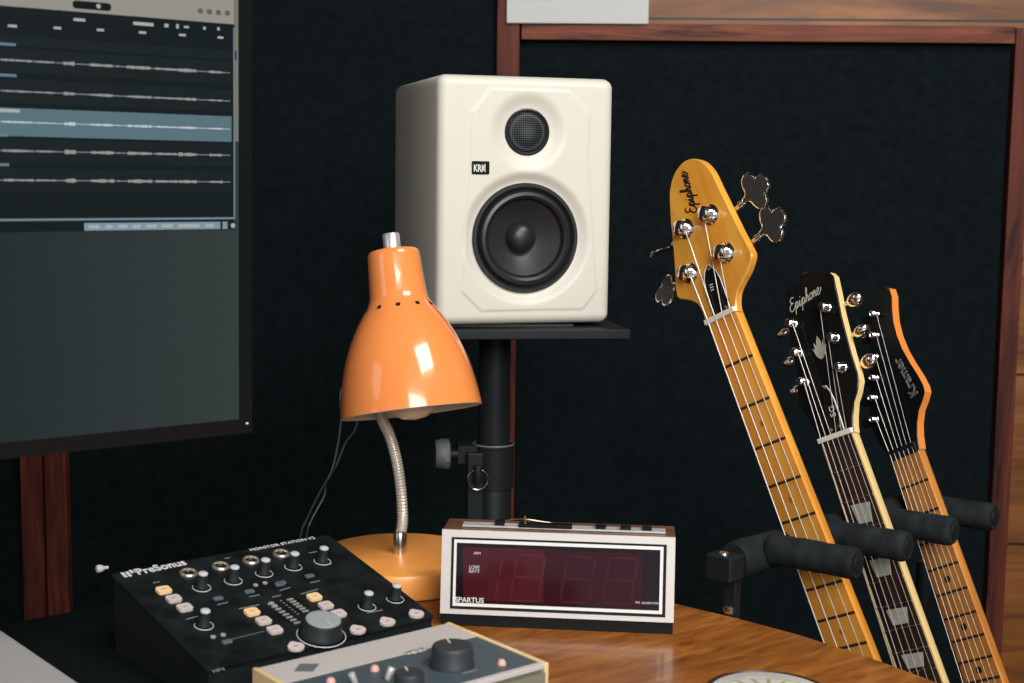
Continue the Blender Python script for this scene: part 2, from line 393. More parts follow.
def rc(name, m, x0, y0, x1, y1, z, par=scr, r=0):
    if r: return MB().prism(rrect(x0, y0, x1, y1, r, 3), z-.0001, z).build(name, m, par)
    return MB().box(((x0+x1)/2, (y0+y1)/2, z), (x1-x0, y1-y0, .0001)).build(name, m, par)
win = rc('editor_window', e_dark, -SW+.02, .162, -.0042, .3305, .0004)
rc('title_bar', e_bar, -SW+.02, .3305, -.0036, SH-.003, .0004)
rc('desktop_edge', e_edge, -.0030, .235, -.0002, SH-.003, .0003)
def bars(name, m, L, z): 
    b = MB()
    for x0, y0, x1, y1 in L: b.box(((x0+x1)/2, (y0+y1)/2, z), (x1-x0, y1-y0, .0001))
    return b.build(name, m, scr)
bars('window_border', e_line, [(-SW+.02, .1705, -.0036, .1722), (-.0048, .1722, -.0036, .328)], .0008)
def su(x, y): 
    q = hit(x, y, MP0, mn)-MP0; return q.dot(mt_), q.z
lanes = [(.292, .3), ]
# lane rows (y centre of the waveform line in screen metres) from the row spacing
ys = [su(120, y)[1] for y in (66.5, 96, 125.5, 153, 181)]
rc('ruler_strip', e_lane, -SW+.02, .3015, -.002, .309, .0006)
for i, y in enumerate(ys):
    if i == 2: rc('selected_track', e_sel, -SW+.02, y-.0105, -.0065, y+.0105, .0006)
    else: rc('track_lane', e_lane, -SW+.02, y-.009, -.0065, y+.009, .0006)
segs = [(2, 32, 1), (35, 54, .8), (64, 75, 1.8), (90, 113, 1.4), (117, 119, .8), (127, 151, 1.4), (155, 177, 1.0), (178, 196, 1.5), (209, 222, 1.1)]
for i, y in enumerate(ys):
    L = [(-SW+.02, y-.00025, -.008, y+.00025)]
    for a, b, h in segs:
        xa_, xb_ = su(a, 120)[0], su(b, 120)[0]
        if i in (1, 2): h = h*.75
        n = max(1, int((xb_-xa_)/.0016))
        for k in range(n):
            hh = .00088*h*(.55+.6*random.random())
            L.append((xa_+(xb_-xa_)*k/n, y-hh, xa_+(xb_-xa_)*(k+.9)/n, y+hh))
    x = -.21
    while x > -SW+.03:
        hh = .0008*(.3+random.random()); L.append((x, y-hh, x+.004+.006*random.random(), y+hh)); x -= .013
    bars('waveform', e_sw if i == 2 else e_wave, L, .0009)
    if i == 2: rc('track_name', e_txt, -.30, y+.0072, -.181, y+.0096, .0009)
    else: rc('track_name', e_ltxt, -.30, y+.0105, -.183 if i < 2 else -.19, y+.0126, .0009)
a0 = su(84, 230); rc('tab_strip', e_btn, a0[0], .1625, -.017, .1685, .0007)
rc('tab_button', e_btn, -.015, .1625, -.0105, .1685, .0007); rc('tab_button', e_txt, -.0075, .1632, -.0035, .1672, .0007, r=.0019)
tabs = [('Audio', 88, 99), ('Edit', 105, 112), ('Mix', 118, 127), ('File', 132, 140), ('Input', 146, 156), ('Output', 161, 172), ('Recording', 178, 199), ('Info', 205, 213)]
L = []
for s_, a, b in tabs: L.append((su(a, 227)[0], .1642, su(b, 227)[0], .1668))
bars('tab_text', e_txt, L, .0009)
L = []
for cx, cy, w in ((12, 26, 8), (57, 28, 7), (100, 30, 7), (142, 32.5, 7), (182, 35, 7), (220, 37.5, 6)):
    u, z = su(cx, cy); rc('ruler_mark', e_txt, u-w*.00042, z-.0009, u+w*.00042, z+.0009, .0009)
L = []
for cx, cy, w, h in ((79, 19.8, 11, 2.6), (143, 24, 20, 3.2), (166, 25.5, 4, 3.5), (177, 26.3, 2.5, 4.2), (186, 27, 5, 2.2), (204, 28.2, 2.6, 3), (218, 28.8, 2.4, 3.2)):
    u, z = su(cx, cy); rc('toolbar_text', e_txt, u-w*.00042, z-.0004*h, u+w*.00042, z+.0004*h, .0009)
u0, z0 = su(72, 3.5); u1, z1 = su(111, 5)
rc('slider_track', e_blk, u0, z0-.0035, u1, z0+.0025, .0008, r=.0028); u, z = su(98, 4.4); rc('slider_handle', e_txt, u-.0016, z0-.002, u+.0016, z0+.0012, .0011, r=.001)
e_ico = em('screen_icon_grey', (92, 90, 86))
for cx, cy in ((200, 11), (209, 11.8), (218, 12.6), (227, 13.2)):
    u, z = su(cx, cy); rc('toolbar_icon', e_ico, u-.0022, z-.002, u+.0022, z+.002, .0008, r=.0012)
MB().box((-.35, .14, -.045), (.10, .10, .03)).box((-.35, .14, -.11), (.03, .04, .12)).build('stand_bracket', m_black, mon, bevel=.003)
stz0 = MZ-MP0.z+.0003
MB().cyl((-.35, stz0+.004, -.172), (-.35, .19, -.172), .0155, seg=24, bev=.002).build('stand_pole', m_steel, mon)
stz = MZ-MP0.z+.0003
MB().cyl((-.35, stz+.0035, -.172), (-.35, stz+.018, -.172), .027, seg=32, bev=.002).build('stand_foot', m_black, mon)
MB().box((.0065, -.004, .0021), (.0022, .0016, .0004)).build('status_led', m_print, mon)

# ------------------------------------------------------------------ speaker
SPT = TR(.0146, 1.6352, 1.0007, 0, 0, .288)
W, H, D, RR = .2095, .2830, .238, .0115
spk = thing('studio_monitor_speaker', 'cream white studio speaker with black woofer standing on the black stand', 'speaker', SPT)
def spx(x, y):   # pixel -> speaker front (x, z)
    n = SPT.to_3x3() @ V((0, -1, 0)); q = SPT.inverted() @ hit(x, y, SPT.translation, n); return q.x, q.z
twx, twz = spx(528.3, 132); wfx, wfz = spx(526.5, 238.3)
TRd, WRd = .0262, .0625
octp = [spx(x, y) for x, y in ((491, 88.5), (569, 91), (590, 113), (588, 160), (596, 291), (583, 309), (481, 311), (461, 291), (470, 165), (472, 112))]
octp = [(a, b) for a, b in octp]
def segd(px, pz, a, b):
    dx, dz = b[0]-a[0], b[1]-a[1]; t = max(0, min(1, ((px-a[0])*dx+(pz-a[1])*dz)/(dx*dx+dz*dz)))
    return math.hypot(px-a[0]-t*dx, pz-a[1]-t*dz)
def inpoly(px, pz, P):
    c = False
    for i in range(len(P)):
        a, b = P[i-1], P[i]
        if (a[1] > pz) != (b[1] > pz) and px < (b[0]-a[0])*(pz-a[1])/(b[1]-a[1])+a[0]: c = not c
    return c
def ss(t): t = max(0, min(1, t)); return t*t*(3-2*t)
def fdepth(x, z):
    d = 0
    e = min(segd(x, z, octp[i-1], octp[i]) for i in range(len(octp)))
    if e < .0022:
        s_ = e if inpoly(x, z, octp) else -e
        d -= .0013*ss((s_+.0012)/.0024)
    elif inpoly(x, z, octp): d -= .0013
    r = math.hypot(x-twx, z-twz)
    if r < .047: d += .0062*ss((.047-r)/(.047-TRd))
    if r < TRd-.001: d = .012
    r = math.hypot(x-wfx, z-wfz)
    if r < .078: d = max(d, d+.007*ss((.078-r)/(.078-WRd)))
    if r < WRd-.0015: d = .034
    return d
def axis_s(L, n):
    m = 8
    a = [-L/2+RR*i/m for i in range(m)]
    return a+[-L/2+RR+(L-2*RR)*i/n for i in range(n+1)]+[L/2-RR+RR*(i+1)/m for i in range(m)]
gx = axis_s(W, 120); gz = axis_s(H, 176); vs = []; nx, nz = len(gx), len(gz)
def rmap(x, z):
    cx = max(-W/2+RR, min(W/2-RR, x)); cz = max(-H/2+RR, min(H/2-RR, z)); qx, qz = x-cx, z-cz
    if abs(qx) > 1e-9 and abs(qz) > 1e-9:
        m_ = max(abs(qx), abs(qz)); l = math.hypot(qx, qz); qx, qz = qx/l*m_, qz/l*m_
    return cx+qx, cz+qz, math.hypot(qx, qz)
for x in gx:
    for z in gz:
        X_, Z_, rho = rmap(x, z)
        y = RR-math.sqrt(max(0, RR*RR-rho*rho))
        vs.append((X_, y+(fdepth(X_, Z_+H/2) if rho < 1e-6 else 0), Z_+H/2))
fs = [(i*nz+j, (i+1)*nz+j, (i+1)*nz+j+1, i*nz+j+1) for i in range(nx-1) for j in range(nz-1)]
loop = [i*nz for i in range(nx)]+[(nx-1)*nz+j for j in range(1, nz)]+[i*nz+nz-1 for i in range(nx-2, -1, -1)]+[j for j in range(nz-2, 0, -1)]
def loopv(y, sc=0):
    out = []
    for k in loop:
        x, _, z = vs[k]; x2 = x-(sc if x > 0 else -sc)*(1 if abs(x) > W/2-RR else 0); z2 = z-(sc if z > H/2 else -sc)*(1 if abs(z-H/2) > H/2-RR else 0)
        out.append((x2, y, z2))
    return out
base = len(vs); n_ = len(loop)
cab = MB(); allv = vs+loopv(D-.008)+loopv(D-.002, .003)+loopv(D, .009)
for i in range(n_):
    j = (i+1) % n_
    fs.append((loop[j], loop[i], base+i, base+j))
    for r in (0, 1): fs.append((base+r*n_+j, base+r*n_+i, base+(r+1)*n_+i, base+(r+1)*n_+j))
fs.append([base+2*n_+i for i in range(n_)])
cab.add(allv, fs); cab.build('cabinet', m_cream, spk, sharp=80)
FR = lambda x, z, y: Matrix.Translation((x, y, z)) @ Matrix.Rotation(PI/2, 4, 'X')   # local z -> toward the viewer (-y)
wT = FR(wfx, wfz, .004)
wo = MB().lathe([(WRd+.0005, -.008), (WRd+.0008, .0005), (WRd-.0005, .0022), (WRd-.0035, .0022), (.0555, -.0015), (.0545, -.004)], 96, cap=False).build('woofer_rim', m_rubber, spk, wT)
MB().lathe([(.0562, -.003), (.0552, .0008), (.0525, .0038), (.049, .0046), (.0458, .0026), (.0442, -.0016), (.043, -.004)], 96, cap=False).build('surround', m_rubber, wo)
MB().lathe([(.0445, -.0025), (.032, -.012), (.019, -.0195), (.016, -.021)], 96, cap=False).build('cone', m_cone, wo)
MB().lathe([(.0185, -.0205), (.018, -.0165), (.0155, -.0115), (.011, -.0083), (.0055, -.0068), (0.00001, -.0065)], 64).build('dust_cap', m_rubber, wo)
# tweeter
tT = FR(twx, twz, .0048)
tw = MB().lathe([(TRd+.0004, -.006), (TRd+.0004, .0008), (TRd-.0012, .0016), (TRd-.0024, .0008), (TRd-.0028, -.003)], 64, cap=False).build('tweeter_ring', m_rubber, spk, tT)
g = mat('perforated_grille', (.02, .023, .025), .5, spec=.15)
nt = g.node_tree; bs = nt.nodes['Principled BSDF']; tc = nt.nodes.new('ShaderNodeTexCoord'); vo = nt.nodes.new('ShaderNodeTexVoronoi'); vo.inputs['Scale'].default_value = 400; vo.inputs['Randomness'].default_value = .0
nt.links.new(tc.outputs['Object'], vo.inputs['Vector']); rp = nt.nodes.new('ShaderNodeValToRGB'); rp.color_ramp.elements[0].position = .40; rp.color_ramp.elements[1].position = .60
rp.color_ramp.elements[0].color = (.001, .001, .001, 1); rp.color_ramp.elements[1].color = (.065, .075, .08, 1)
nt.links.new(vo.outputs['Distance'], rp.inputs[0]); nt.links.new(rp.outputs[0], bs.inputs['Base Color'])
MB().lathe([(TRd-.0022, -.0015), (.020, .0012), (.013, .0028), (.006, .0034), (.00001, .0036)], 64).build('tweeter_grille', g, tw)
# badge
bx0, bz0 = spx(471.3, 174.2); bx1, bz1 = spx(489, 161.3)
bd = MB().prism(rrect(bx0, bz0, bx1, bz1, .0012), 0, .0008).build('badge', m_gloss, spk, FR(0, 0, -.0014))
text('badge_lettering', 'KRK', .01, m_print, bd, TR(bx0+.0022, bz0+.0032, .0009), width=(bx1-bx0)*.7, height=(bz1-bz0)*.55, bold=.0003)
MB().box(((bx0+bx1)/2+.005, (bz0+bz1)/2, .0010), (.0012, (bz1-bz0)*.62, .0002)).build('badge_stripe', m_yellow, bd)
# ------------------------------------------------------------------ speaker stand
st = thing('speaker_stand', 'black tubular stand with a flat plate holding the cream speaker', 'stand', TR(-.021, 1.735, 0, 0, 0, .14))
pz = 1.0003
si = TR(-.021, 1.735, 0, 0, 0, .14).inverted()
def sl(x, y, z): return (si @ hz(x, y, z))
pc = [sl(631, 326.5, pz), sl(603, 318, pz)]
px1 = pc[0].x; py0 = pc[0].y
MB().prism([(-px1-.02, py0), (px1, py0), (px1-.012, py0+.25), (-px1-.008, py0+.25)], pz-.0150, pz-.0035).build('top_plate', m_steel, st, bevel=.0015)
MB().box((0, py0+.12, pz-.0018), (.16, .18, .0026)).build('foam_pad', m_rubber, st)
pr_ = .0195
MB().cyl((0, 0, .70), (0, 0, pz-.015), pr_, seg=40).build('upper_tube', m_steel, st)
cz = at(495, 444, 1.735).z
MB().cyl((0, 0, .12), (0, 0, cz-.0), .0225, seg=40, bev=.001).build('outer_tube', m_steel, st)
cl = MB().lathe([(.0198, 0), (.0248, 0), (.0252, .001), (.0252, .0035), (.0245, .005), (.0198, .005)], 48)
cl.box((-.034, -.004, -.006), (.024, .024, .022)); cl.box((-.035, -.004, .0035), (.022, .022, .002))
cl.lathe([(.0226, -.05), (.0248, -.05), (.0248, 0), (.0226, 0)], 48)
clp = cl.build('clamp_collar', m_steel, st, TR(0, 0, cz-.004))
lip = MB().tube([(.0252*math.cos(a), .0252*math.sin(a), .0048) for a in [R_(k*10) for k in range(36)]], .0011, 6, closed=True).build('collar_lip', mat('worn_grey_steel', (.16, .17, .17), .45), clp)
kx = -.0635
k = MB().lathe([(.016, 0), (.019, .002), (.0195, .010), (.018, .016), (.017, .018), (.00001, .018)], 10, smooth=False).build('clamp_knob', m_knobgrey, st, TR(kx+.008, -.010, cz-.010) @ Matrix.Rotation(-PI/2, 4, 'Y'))
MB().cyl((0, 0, -.016), (0, 0, .002), .006, seg=12).build('knob_bolt', m_steel, k)
rg = MB().tube([(.0125*math.cos(a), 0, .0125*math.sin(a)) for a in [R_(k_*12) for k_ in range(30)]], .0008, 6, closed=True).build('pin_ring', m_nickel, st, TR(-.024, -.040, cz-.036))
MB().cyl((-.024, -.040, cz-.040), (-.024, -.040, cz-.018), .0052, seg=16, bev=.0008).build('locking_pin', m_steel, st)
MB().box((-.026, -.026, cz-.055), (.020, .012, .10)).build('pin_bracket', m_steel, st, bevel=.002)
for i in range(3):
    a = R_(100+120*i); c, s_ = math.cos(a), math.sin(a)
    MB().tube([(c*.023, s_*.023, .30), (c*.16, s_*.16, .12), (c*.27, s_*.27, .012)], .011, 12).build('tripod_leg', m_steel, st)

# ------------------------------------------------------------------ speaker cables
for lab, pts, r in (('left thin black cable hanging behind the lamp stem', [(341, 422, 1.62), (337, 449, 1.61), (331, 472, 1.60), (320, 492, 1.60), (306, 521, 1.60), (300, 540, 1.60)], .0013),
                 ('right thin black cable hanging behind the lamp stem', [(357, 424, 1.63), (345, 444, 1.63), (336, 466, 1.62), (326, 484, 1.63), (324, 496, 1.63), (311, 521, 1.62), (306, 540, 1.62)], .0013)):
    P = [at(*p) for p in pts]
    off = -.008 if 'left' in lab else .012
    top = [V((off+.02, 1.92, 1.09)), V((off-.06, 1.93, 1.06)), V((off-.13, 1.78, 1.01)), P[0]+V((.004, .02, .05))]
    bot = [P[-1]+V((-.02, .02, -.12)), V((P[-1].x-.03, P[-1].y+.05, .25)), V((P[-1].x-.02, P[-1].y+.08, .004))]
    o = MB().tube(cat(top+P+bot, 8, False), r, 8).build('speaker_cable', mat('cable_black', (.03, .035, .038), .4)); tag(o, lab, 'cable', 'cables behind the lamp')

# ------------------------------------------------------------------ lamp
LP = V((-.1146, 1.455, DZ))
lamp = thing('desk_lamp', 'glossy orange gooseneck desk lamp with a round worn base', 'lamp', Matrix.Translation(LP))
bh = .027
MB().lathe([(.080, 0), (.0865, .001), (.088, .004), (.088, bh-.004), (.0865, bh-.001), (.084, bh), (.00001, bh)], 96).build('base', m_orange_base, lamp)
MB().lathe([(.0070, bh), (.0070, bh+.021), (.0064, bh+.022), (.0062, bh+.024), (.0, bh+.024)], 24).build('stem_collar', m_nickel, lamp)
Prim = at(411.5, 411.5, 1.405); Ptop = at(393, 251, 1.405+.034)
ax = (Ptop-Prim).normalized(); L_ = (Ptop-Prim).length
gp = [LP+V((0, 0, bh+.018)), at(402.5, 520, 1.455), at(401, 490, 1.452), at(396.5, 460, 1.448), at(389.5, 435, 1.443), at(382.5, 420, 1.439), at(377.5, 400, 1.437), at(377, 375, 1.436), at(384, 345, 1.434), at(392, 305, 1.432)]
gp = cat([p-LP for p in gp], 40, False)
MB().tube(gp, .0055, 14, rad=[.0053+.0007*math.cos(i*2*PI/4.0) if True else 0 for i in range(len(gp))]).build('gooseneck', mat('ribbed_nickel', (.80, .74, .66), .3, metal=.55), lamp)
sxv = V((1, 0, 0)); sxv = (sxv-ax*sxv.dot(ax)).normalized(); syv = ax.cross(sxv)
ST = frame(sxv, syv, ax, Prim-LP)
outer = [(.0712, 0), (.0708, .004), (.0692, .016), (.0668, .030), (.0632, .046), (.0580, .062), (.0515, .077), (.0445, .090), (.0380, .100), (.0325, .108), (.0298, .114), (.0288, .120)]
outer += [(.0278, .135), (.0268, L_-.006), (.0262, L_-.002), (.0245, L_), (.010, L_+.0008), (.00001, L_+.0008)]
outer = [tuple(p) for p in cat([(a, b, 0) for a, b in outer[:12]], 4, False)]
outer = [(p[0], p[1]) for p in outer]+[(.0278, .135), (.0266, L_-.006), (.0262, L_-.003), (.0250, L_-.0008), (.0235, L_), (.010, L_+.0008), (.00001, L_+.0008)]
sh = MB().lathe(outer, 96, cap=False).build('lamp_shade', m_orange, lamp, ST, sharp=60)
inner = [(.0712, 0), (.0704, -.0006), (.0696, .0004)]+[(r-.0014, z) for r, z in outer[4:] if z < L_-.01]
MB().lathe(inner, 96, cap=False).build('shade_liner', m_inner, sh, sharp=80)
vh = MB()
for i in range(11):
    a = R_(-90+2+i*360/11); r0 = .0348; c = V((r0*math.cos(a), r0*math.sin(a), .1045))
    n = V((math.cos(a)*.72, math.sin(a)*.72, .69)).normalized(); vh.cyl(c-n*.001, c+n*.0007, .0024, seg=14)
vh.build('vent_hole', mat('hole_dark', (.01, .006, .004), .9), sh)
MB().lathe([(.0088, 0), (.0088, .015), (.0080, .0165), (.00001, .017)], 32).build('switch_knob', mat('satin_chrome', (.85, .84, .82), .32, metal=.75), lamp, ST @ TR(-.0005, 0, L_+.0012))
MB().lathe([(.0001, .002), (.012, .004), (.022, .010), (.0285, .020), (.030, .032), (.027, .046), (.018, .062), (.013, .078), (.0125, .10)], 48).build('light_bulb', m_bulb, lamp, ST @ TR(.002, 0, -.011))

# ------------------------------------------------------------------ clock
CT = TR(.0444, 1.2892, .762, 0, 0, -.0929)
ck = thing('digital_clock', 'silver and walnut digital alarm clock with dark red display', 'clock', CT)
cw, chh, lean, dt = .218, .0785, .1458, .0431
CF = Matrix.Rotation(PI/2-lean, 4, 'X')      # face frame: x right, y up the face, z toward the viewer
syl, cyl_ = math.sin(lean), math.cos(lean)
side = [(0.002, 0.0015), (chh*syl+.002, chh*cyl_), (chh*syl+dt, chh*cyl_), (.085, -.002)]
MB().prism(side, -cw/2, cw/2, T=Matrix(((0, 0, 1, 0), (1, 0, 0, 0), (0, 1, 0, 0), (0, 0, 0, 1)))).build('case', m_clockwood, ck, bevel=.001)
MB().box((0, .043, -.0062), (cw-.001, .084, .0116)).build('base', m_black, ck, bevel=.001)
ff = MB()
def ringrect(mb, o, i, z0, z1, mi=0):
    (x0, y0, x1, y1), (a0, b0, a1, b1) = o, i
    for q in ((x0, y0, x1, b0), (x0, b1, x1, y1), (x0, b0, a0, b1), (a1, b0, x1, b1)):
        mb.box(((q[0]+q[2])/2, (q[1]+q[3])/2, (z0+z1)/2), (q[2]-q[0], q[3]-q[1], z1-z0), mi)
O = (-cw/2, 0, cw/2, chh); I1 = (-cw/2+.0090, .0044, cw/2-.0078, chh-.0068)
I2 = (I1[0]+.0026, I1[1]+.0030, I1[2]-.0030, I1[3]-.0022); I3 = (I2[0]+.0024, I2[1]+.0028, I2[2]-.0028, I2[3]-.0030)
ringrect(ff, O, I1, -.001, .003)
ffo = ff.build('silver_bezel', mat('satin_silver_trim', (218, 212, 207), .38, metal=.1), ck, CF)
b2 = MB(); ringrect(b2, I1, I2, -.001, .0015); b2.build('black_border', m_black, ck, CF)
b3 = MB(); ringrect(b3, I2, I3, -.001, .0024); b3.build('white_inner_trim', mat('white_trim', (236, 232, 228), .4), ck, CF)
lens = MB().box(((I3[0]+I3[2])/2, (I3[1]+I3[3])/2, .0002), (I3[2]-I3[0], I3[3]-I3[1], .001)).build('display_window', m_lens_d, ck, CF)
k_ = 1/3.793
n = CT.to_3x3() @ (CF.to_3x3() @ V((0, 0, 1))); CFi = (CT @ CF).inverted()
def cf(x, y): # zoomed pixel -> face coordinates
    q = CFi @ hit(420+x*k_, 500+y*k_, (CT @ CF) @ V((0, 0, .001)), n); return q.x, q.y
def quad(name, m, pts, z, par, bev=0):
    return MB().prism([cf(*p) for p in pts], z-.0001, z).build(name, m, par)
quad('red_filter', m_lens, [(163, 178), (470, 188), (468, 392), (163, 378)], .0009, lens)
quad('red_filter', mat('deep_red_filter', (.030, .004, .008), .12), [(470, 188), (845, 205), (840, 412), (468, 392)], .0009, lens)
def seg(pts):
    mb = MB()
    for (x0, y0, x1, y1) in pts:
        a, b = V(cf(x0, y0)), V(cf(x1, y1)); d = (b-a).normalized(); nn = V((-d.y, d.x))*.0011
        mb.prism([tuple(a+nn), tuple(b+nn*1), tuple(b-nn), tuple(a-nn)], .0011, .0012)
    return mb
seg([(312, 215, 300, 285), (298, 300, 286, 372)]).build('digit_segment', m_seg, lens)
m_seg2 = mat('faint_red_segment', (.048, .006, .012), .2)
for x in (350, 540, 700):
    w = 110; dy = (x-350)*.03
    seg([(x+22, 208+dy, x+w+15, 212+dy), (x+8, 292+dy, x+w, 296+dy), (x-8, 380+dy, x+w-12, 384+dy), (x+18, 216+dy, x+8, 284+dy), (x+4, 300+dy, x-8, 372+dy), (x+w+14, 220+dy, x+w+4, 288+dy), (x+w, 304+dy, x+w-10, 376+dy)]).build('digit_segment', m_seg if x == 350 else m_seg2, lens)
def ctext(s, x, y, x2, y2, m=m_print, b=0):
    a = V(cf(x, y)); c = V(cf(x2, y)); h = V(cf(x, y2))
    text('lettering', s, .005, m, lens, TR(a.x, a.y, .0013, 0, 0, 0), width=(c-a).length, height=abs(a.y-h.y), bold=b)
ctext('SPARTUS', 133, 386, 242, 366, b=.0001)
ctext('AM', 203, 206, 229, 196); ctext('LOW', 187, 260, 226, 247); ctext('BATT', 187, 275, 226, 263)
ctext('PM  ALARM ON', 818, 393, 905, 384)
tz = chh*cyl_+.001; ty = chh*syl+.002
def topx(x): return (x-518)/882*cw
MB().box((topx(535), ty+.015, tz+.0004), (topx(920)-topx(145), .014, .0014)).build('control_strip', m_silver, ck)
for x, w, h in ((290, 38, .0045), (677, 40, .0055), (772, 40, .0055), (853, 36, .0055)):
    MB().box((topx(x), ty+.014, tz+h/2+.001), (w/882*cw, .009, h)).build('button', m_gloss, ck, bevel=.0008)
MB().box((topx(465), ty+.013, tz+.0022), (205/882*cw, .011, .0036)).build('snooze_bar', m_gloss, ck, bevel=.0008)
MB().cyl((topx(385), ty+.022, tz-.001), (topx(384), ty+.022, tz+.0085), .0009, seg=8).build('antenna_pin', m_goldwire, ck)
MB().tube(cat([(topx(285), ty+.026, tz+.001), (topx(340), ty+.026, tz+.0038), (topx(390), ty+.0245, tz+.0046), (topx(440), ty+.026, tz+.0028), (topx(520), ty+.027, tz+.0005)], 8, False), .0006, 6).build('wire_loop', m_goldwire, ck)

# ------------------------------------------------------------------ black controller
c, s_ = math.cos(.7043), math.sin(.7043); tl = .2214
PO = V((-.3453, 1.2023, .8235)); pa = V((c, s_, 0)); pb = V((s_*math.cos(tl), -c*math.cos(tl), -math.sin(tl)))
PT = frame(pa, -pb, pa.cross(-pb), PO); PW, PD = .2229, .1754
ps = thing('monitor_controller', 'scuffed black monitor controller with small knobs and white buttons', 'audio controller', PT)
pn = pa.cross(-pb); PTi = PT.inverted()
def pp(x, y, z=0):
    q = PTi @ hit(x, y, PO+pn*z, pn); return q.x, q.y
MB().prism(rrect(0, -PD, PW, 0, .003), -.0025, 0).build('top_panel', m_panel, ps, bevel=.0008)
# wedge housing underneath, standing on the mat
Pw = [PTi @ p for p in (PO, PO+pa*PW, PO+pa*PW+pb*PD, PO+pb*PD)]
zd = MZ+.0005
def down(p): q = PT @ p; q.z = zd; return PTi @ q
ins = [V((.002, -.002, -.0025)), V((PW-.002, -.002, -.0025)), V((PW-.002, -PD+.002, -.0025)), V((.002, -PD+.002, -.0025))]
vs_ = [tuple(p) for p in ins]+[tuple(down(p)) for p in ins]
MB().add(vs_, [(0, 1, 2, 3), (7, 6, 5, 4), (0, 4, 5, 1), (1, 5, 6, 2), (2, 6, 7, 3), (3, 7, 4, 0)], 0, False).build('housing', m_black, ps)
def Zp(px, py, off):   # zoomed pixel helper (scale, x0, y0)
    s0, x0, y0 = off; return x0+px/s0, y0+py/s0
zA = (5.689, 100, 525); zB = (5.689, 260, 525)
def onp(px, py, off, z=0): return pp(*Zp(px, py, off), z)
def ptext(s, a, b, h, off, m=m_print, b_=.0, sh=0):
    p, q = V(onp(*a, off)), V(onp(*b, off)); d = q-p
    text('lettering', s, .005, m, ps, TR(p.x, p.y, .0003, 0, 0, math.atan2(d.y, d.x)), width=d.length, height=h, bold=b_, shear=sh)
ptext('PreSonus', (222, 283), (497, 225), .0110, zA, b_=.0001)
lg = MB(); p0 = V(onp(125, 290, zA))
for i in range(4): lg.box((p0.x+.0022+i*.0042, p0.y+.0026+(.0016 if i > 1 else 0), .0003), (.0028, .0052, .0004))
for i in range(2): lg.box((p0.x+.0022+i*.0042, p0.y-.0022, .0003), (.0028, .0030, .0004))
lg.build('bar_logo', m_print, ps)
ptext('MONITOR STATION V2', (860, 150), (1226, 78), .0044, zA)
for (x, y) in ((503, 280), (685, 242), (858, 208), (1030, 170)):
    u, v = onp(x, y, zA)
    r = MB().lathe([(.0080, 0), (.0080, .0014), (.0070, .0026), (.0058, .0026), (.0052, .001), (.0052, .0002), (0.00001, .0002)], 24).build('headphone_jack', m_brass, ps, TR(u, v, .0003))
    MB().cyl((0, 0, .0002), (0, 0, .0012), .0050, seg=20).build('jack_hole', m_inkblk, r)
def arcmark(u, v, r, par, w=.00035):
    L = [(r*math.cos(R_(a)), r*math.sin(R_(a)), .0003) for a in range(-230, 51, 14)]
    return MB().tube(L, w, 4, T=TR(u, v, 0)).build('scale_arc', m_print, par)
# small knobs: (top px in zoom), height .016
for (x, y, off) in ((587, 275, zA), (767, 238, zA), (943, 197, zA), (1109, 161, zA), (365, 130, zB), (600, 487, zA), (620, 386, zB), (780, 343, zB)):
    u, v = onp(x, y, off, .0140)
    kb = MB().lathe([(.0052, 0), (.0052, .001), (.0046, .002), (.0043, .0125), (.0040, .0128)], 24).build('rotary_knob', m_knobblk, ps, TR(u, v, .0005))
    MB().lathe([(.0042, .0125), (.0041, .0137), (.0030, .0145), (.00001, .0147)], 24).build('knob_cap', mat('knob_cap_pale', (.52, .56, .56), .4) if 'knob_cap_pale' not in bpy.data.materials else bpy.data.materials['knob_cap_pale'], kb)
    arcmark(u, v, .0078, ps)
# switches (grey rectangular) and their printed legend
for (x, y, off) in ((672, 418, zA), (850, 378, zA), (1022, 338, zA), (120, 330, zB), (282, 290, zB), (722, 665, zA)):
    u, v = onp(x, y, off, .001)
    MB().box((u, v, .001), (.0085, .0048, .0022)).build('push_switch', mat('switch_grey', (.10, .125, .13), .45) if 'switch_grey' not in bpy.data.materials else bpy.data.materials['switch_grey'], ps, bevel=.0006)
L = [((668, 455), (728, 440), zA), ((848, 410), (908, 398), zA), ((112, 374), (172, 356), zB), ((285, 330), (340, 318), zB), ((978, 412), (1030, 400), zA), ((490, 538), (556, 520), zA), ((610, 502), (698, 484), zB), ((706, 193), (740, 186), zA), ((302, 330), (342, 322), zA), ((277, 160), (325, 152), zB), ((380, 225), (408, 222), zB), ((790, 478), (905, 455), zA), ((232, 394), (330, 366), zB)]
for a, b, off in L:
    p, q = V(onp(*a, off)), V(onp(*b, off)); d = (q-p); nn = V((-d.y, d.x)).normalized()*.0006
    MB().prism([tuple(p+nn), tuple(q+nn), tuple(q-nn), tuple(p-nn)], .0001, .0003).build('printed_legend', m_printdim, ps)
a, b = V(onp(735, 655, zA)), V(onp(935, 605, zA)); nn = V((0, .0002)); MB().prism([tuple(a+nn), tuple(b+nn), tuple(b-nn), tuple(a-nn)], .0001, .0003).build('printed_line', m_printdim, ps)
for (x, y, off) in ((885, 345, zA), (938, 333, zA), (643, 640, zA), (700, 628, zA), (975, 448, zA), (995, 464, zA)):
    u, v = onp(x, y, off); MB().lathe([(.0023, 0), (.0023, .001), (.0012, .0016), (.00001, .0017)], 16).build('indicator_led', m_led, ps, TR(u, v, .0001))
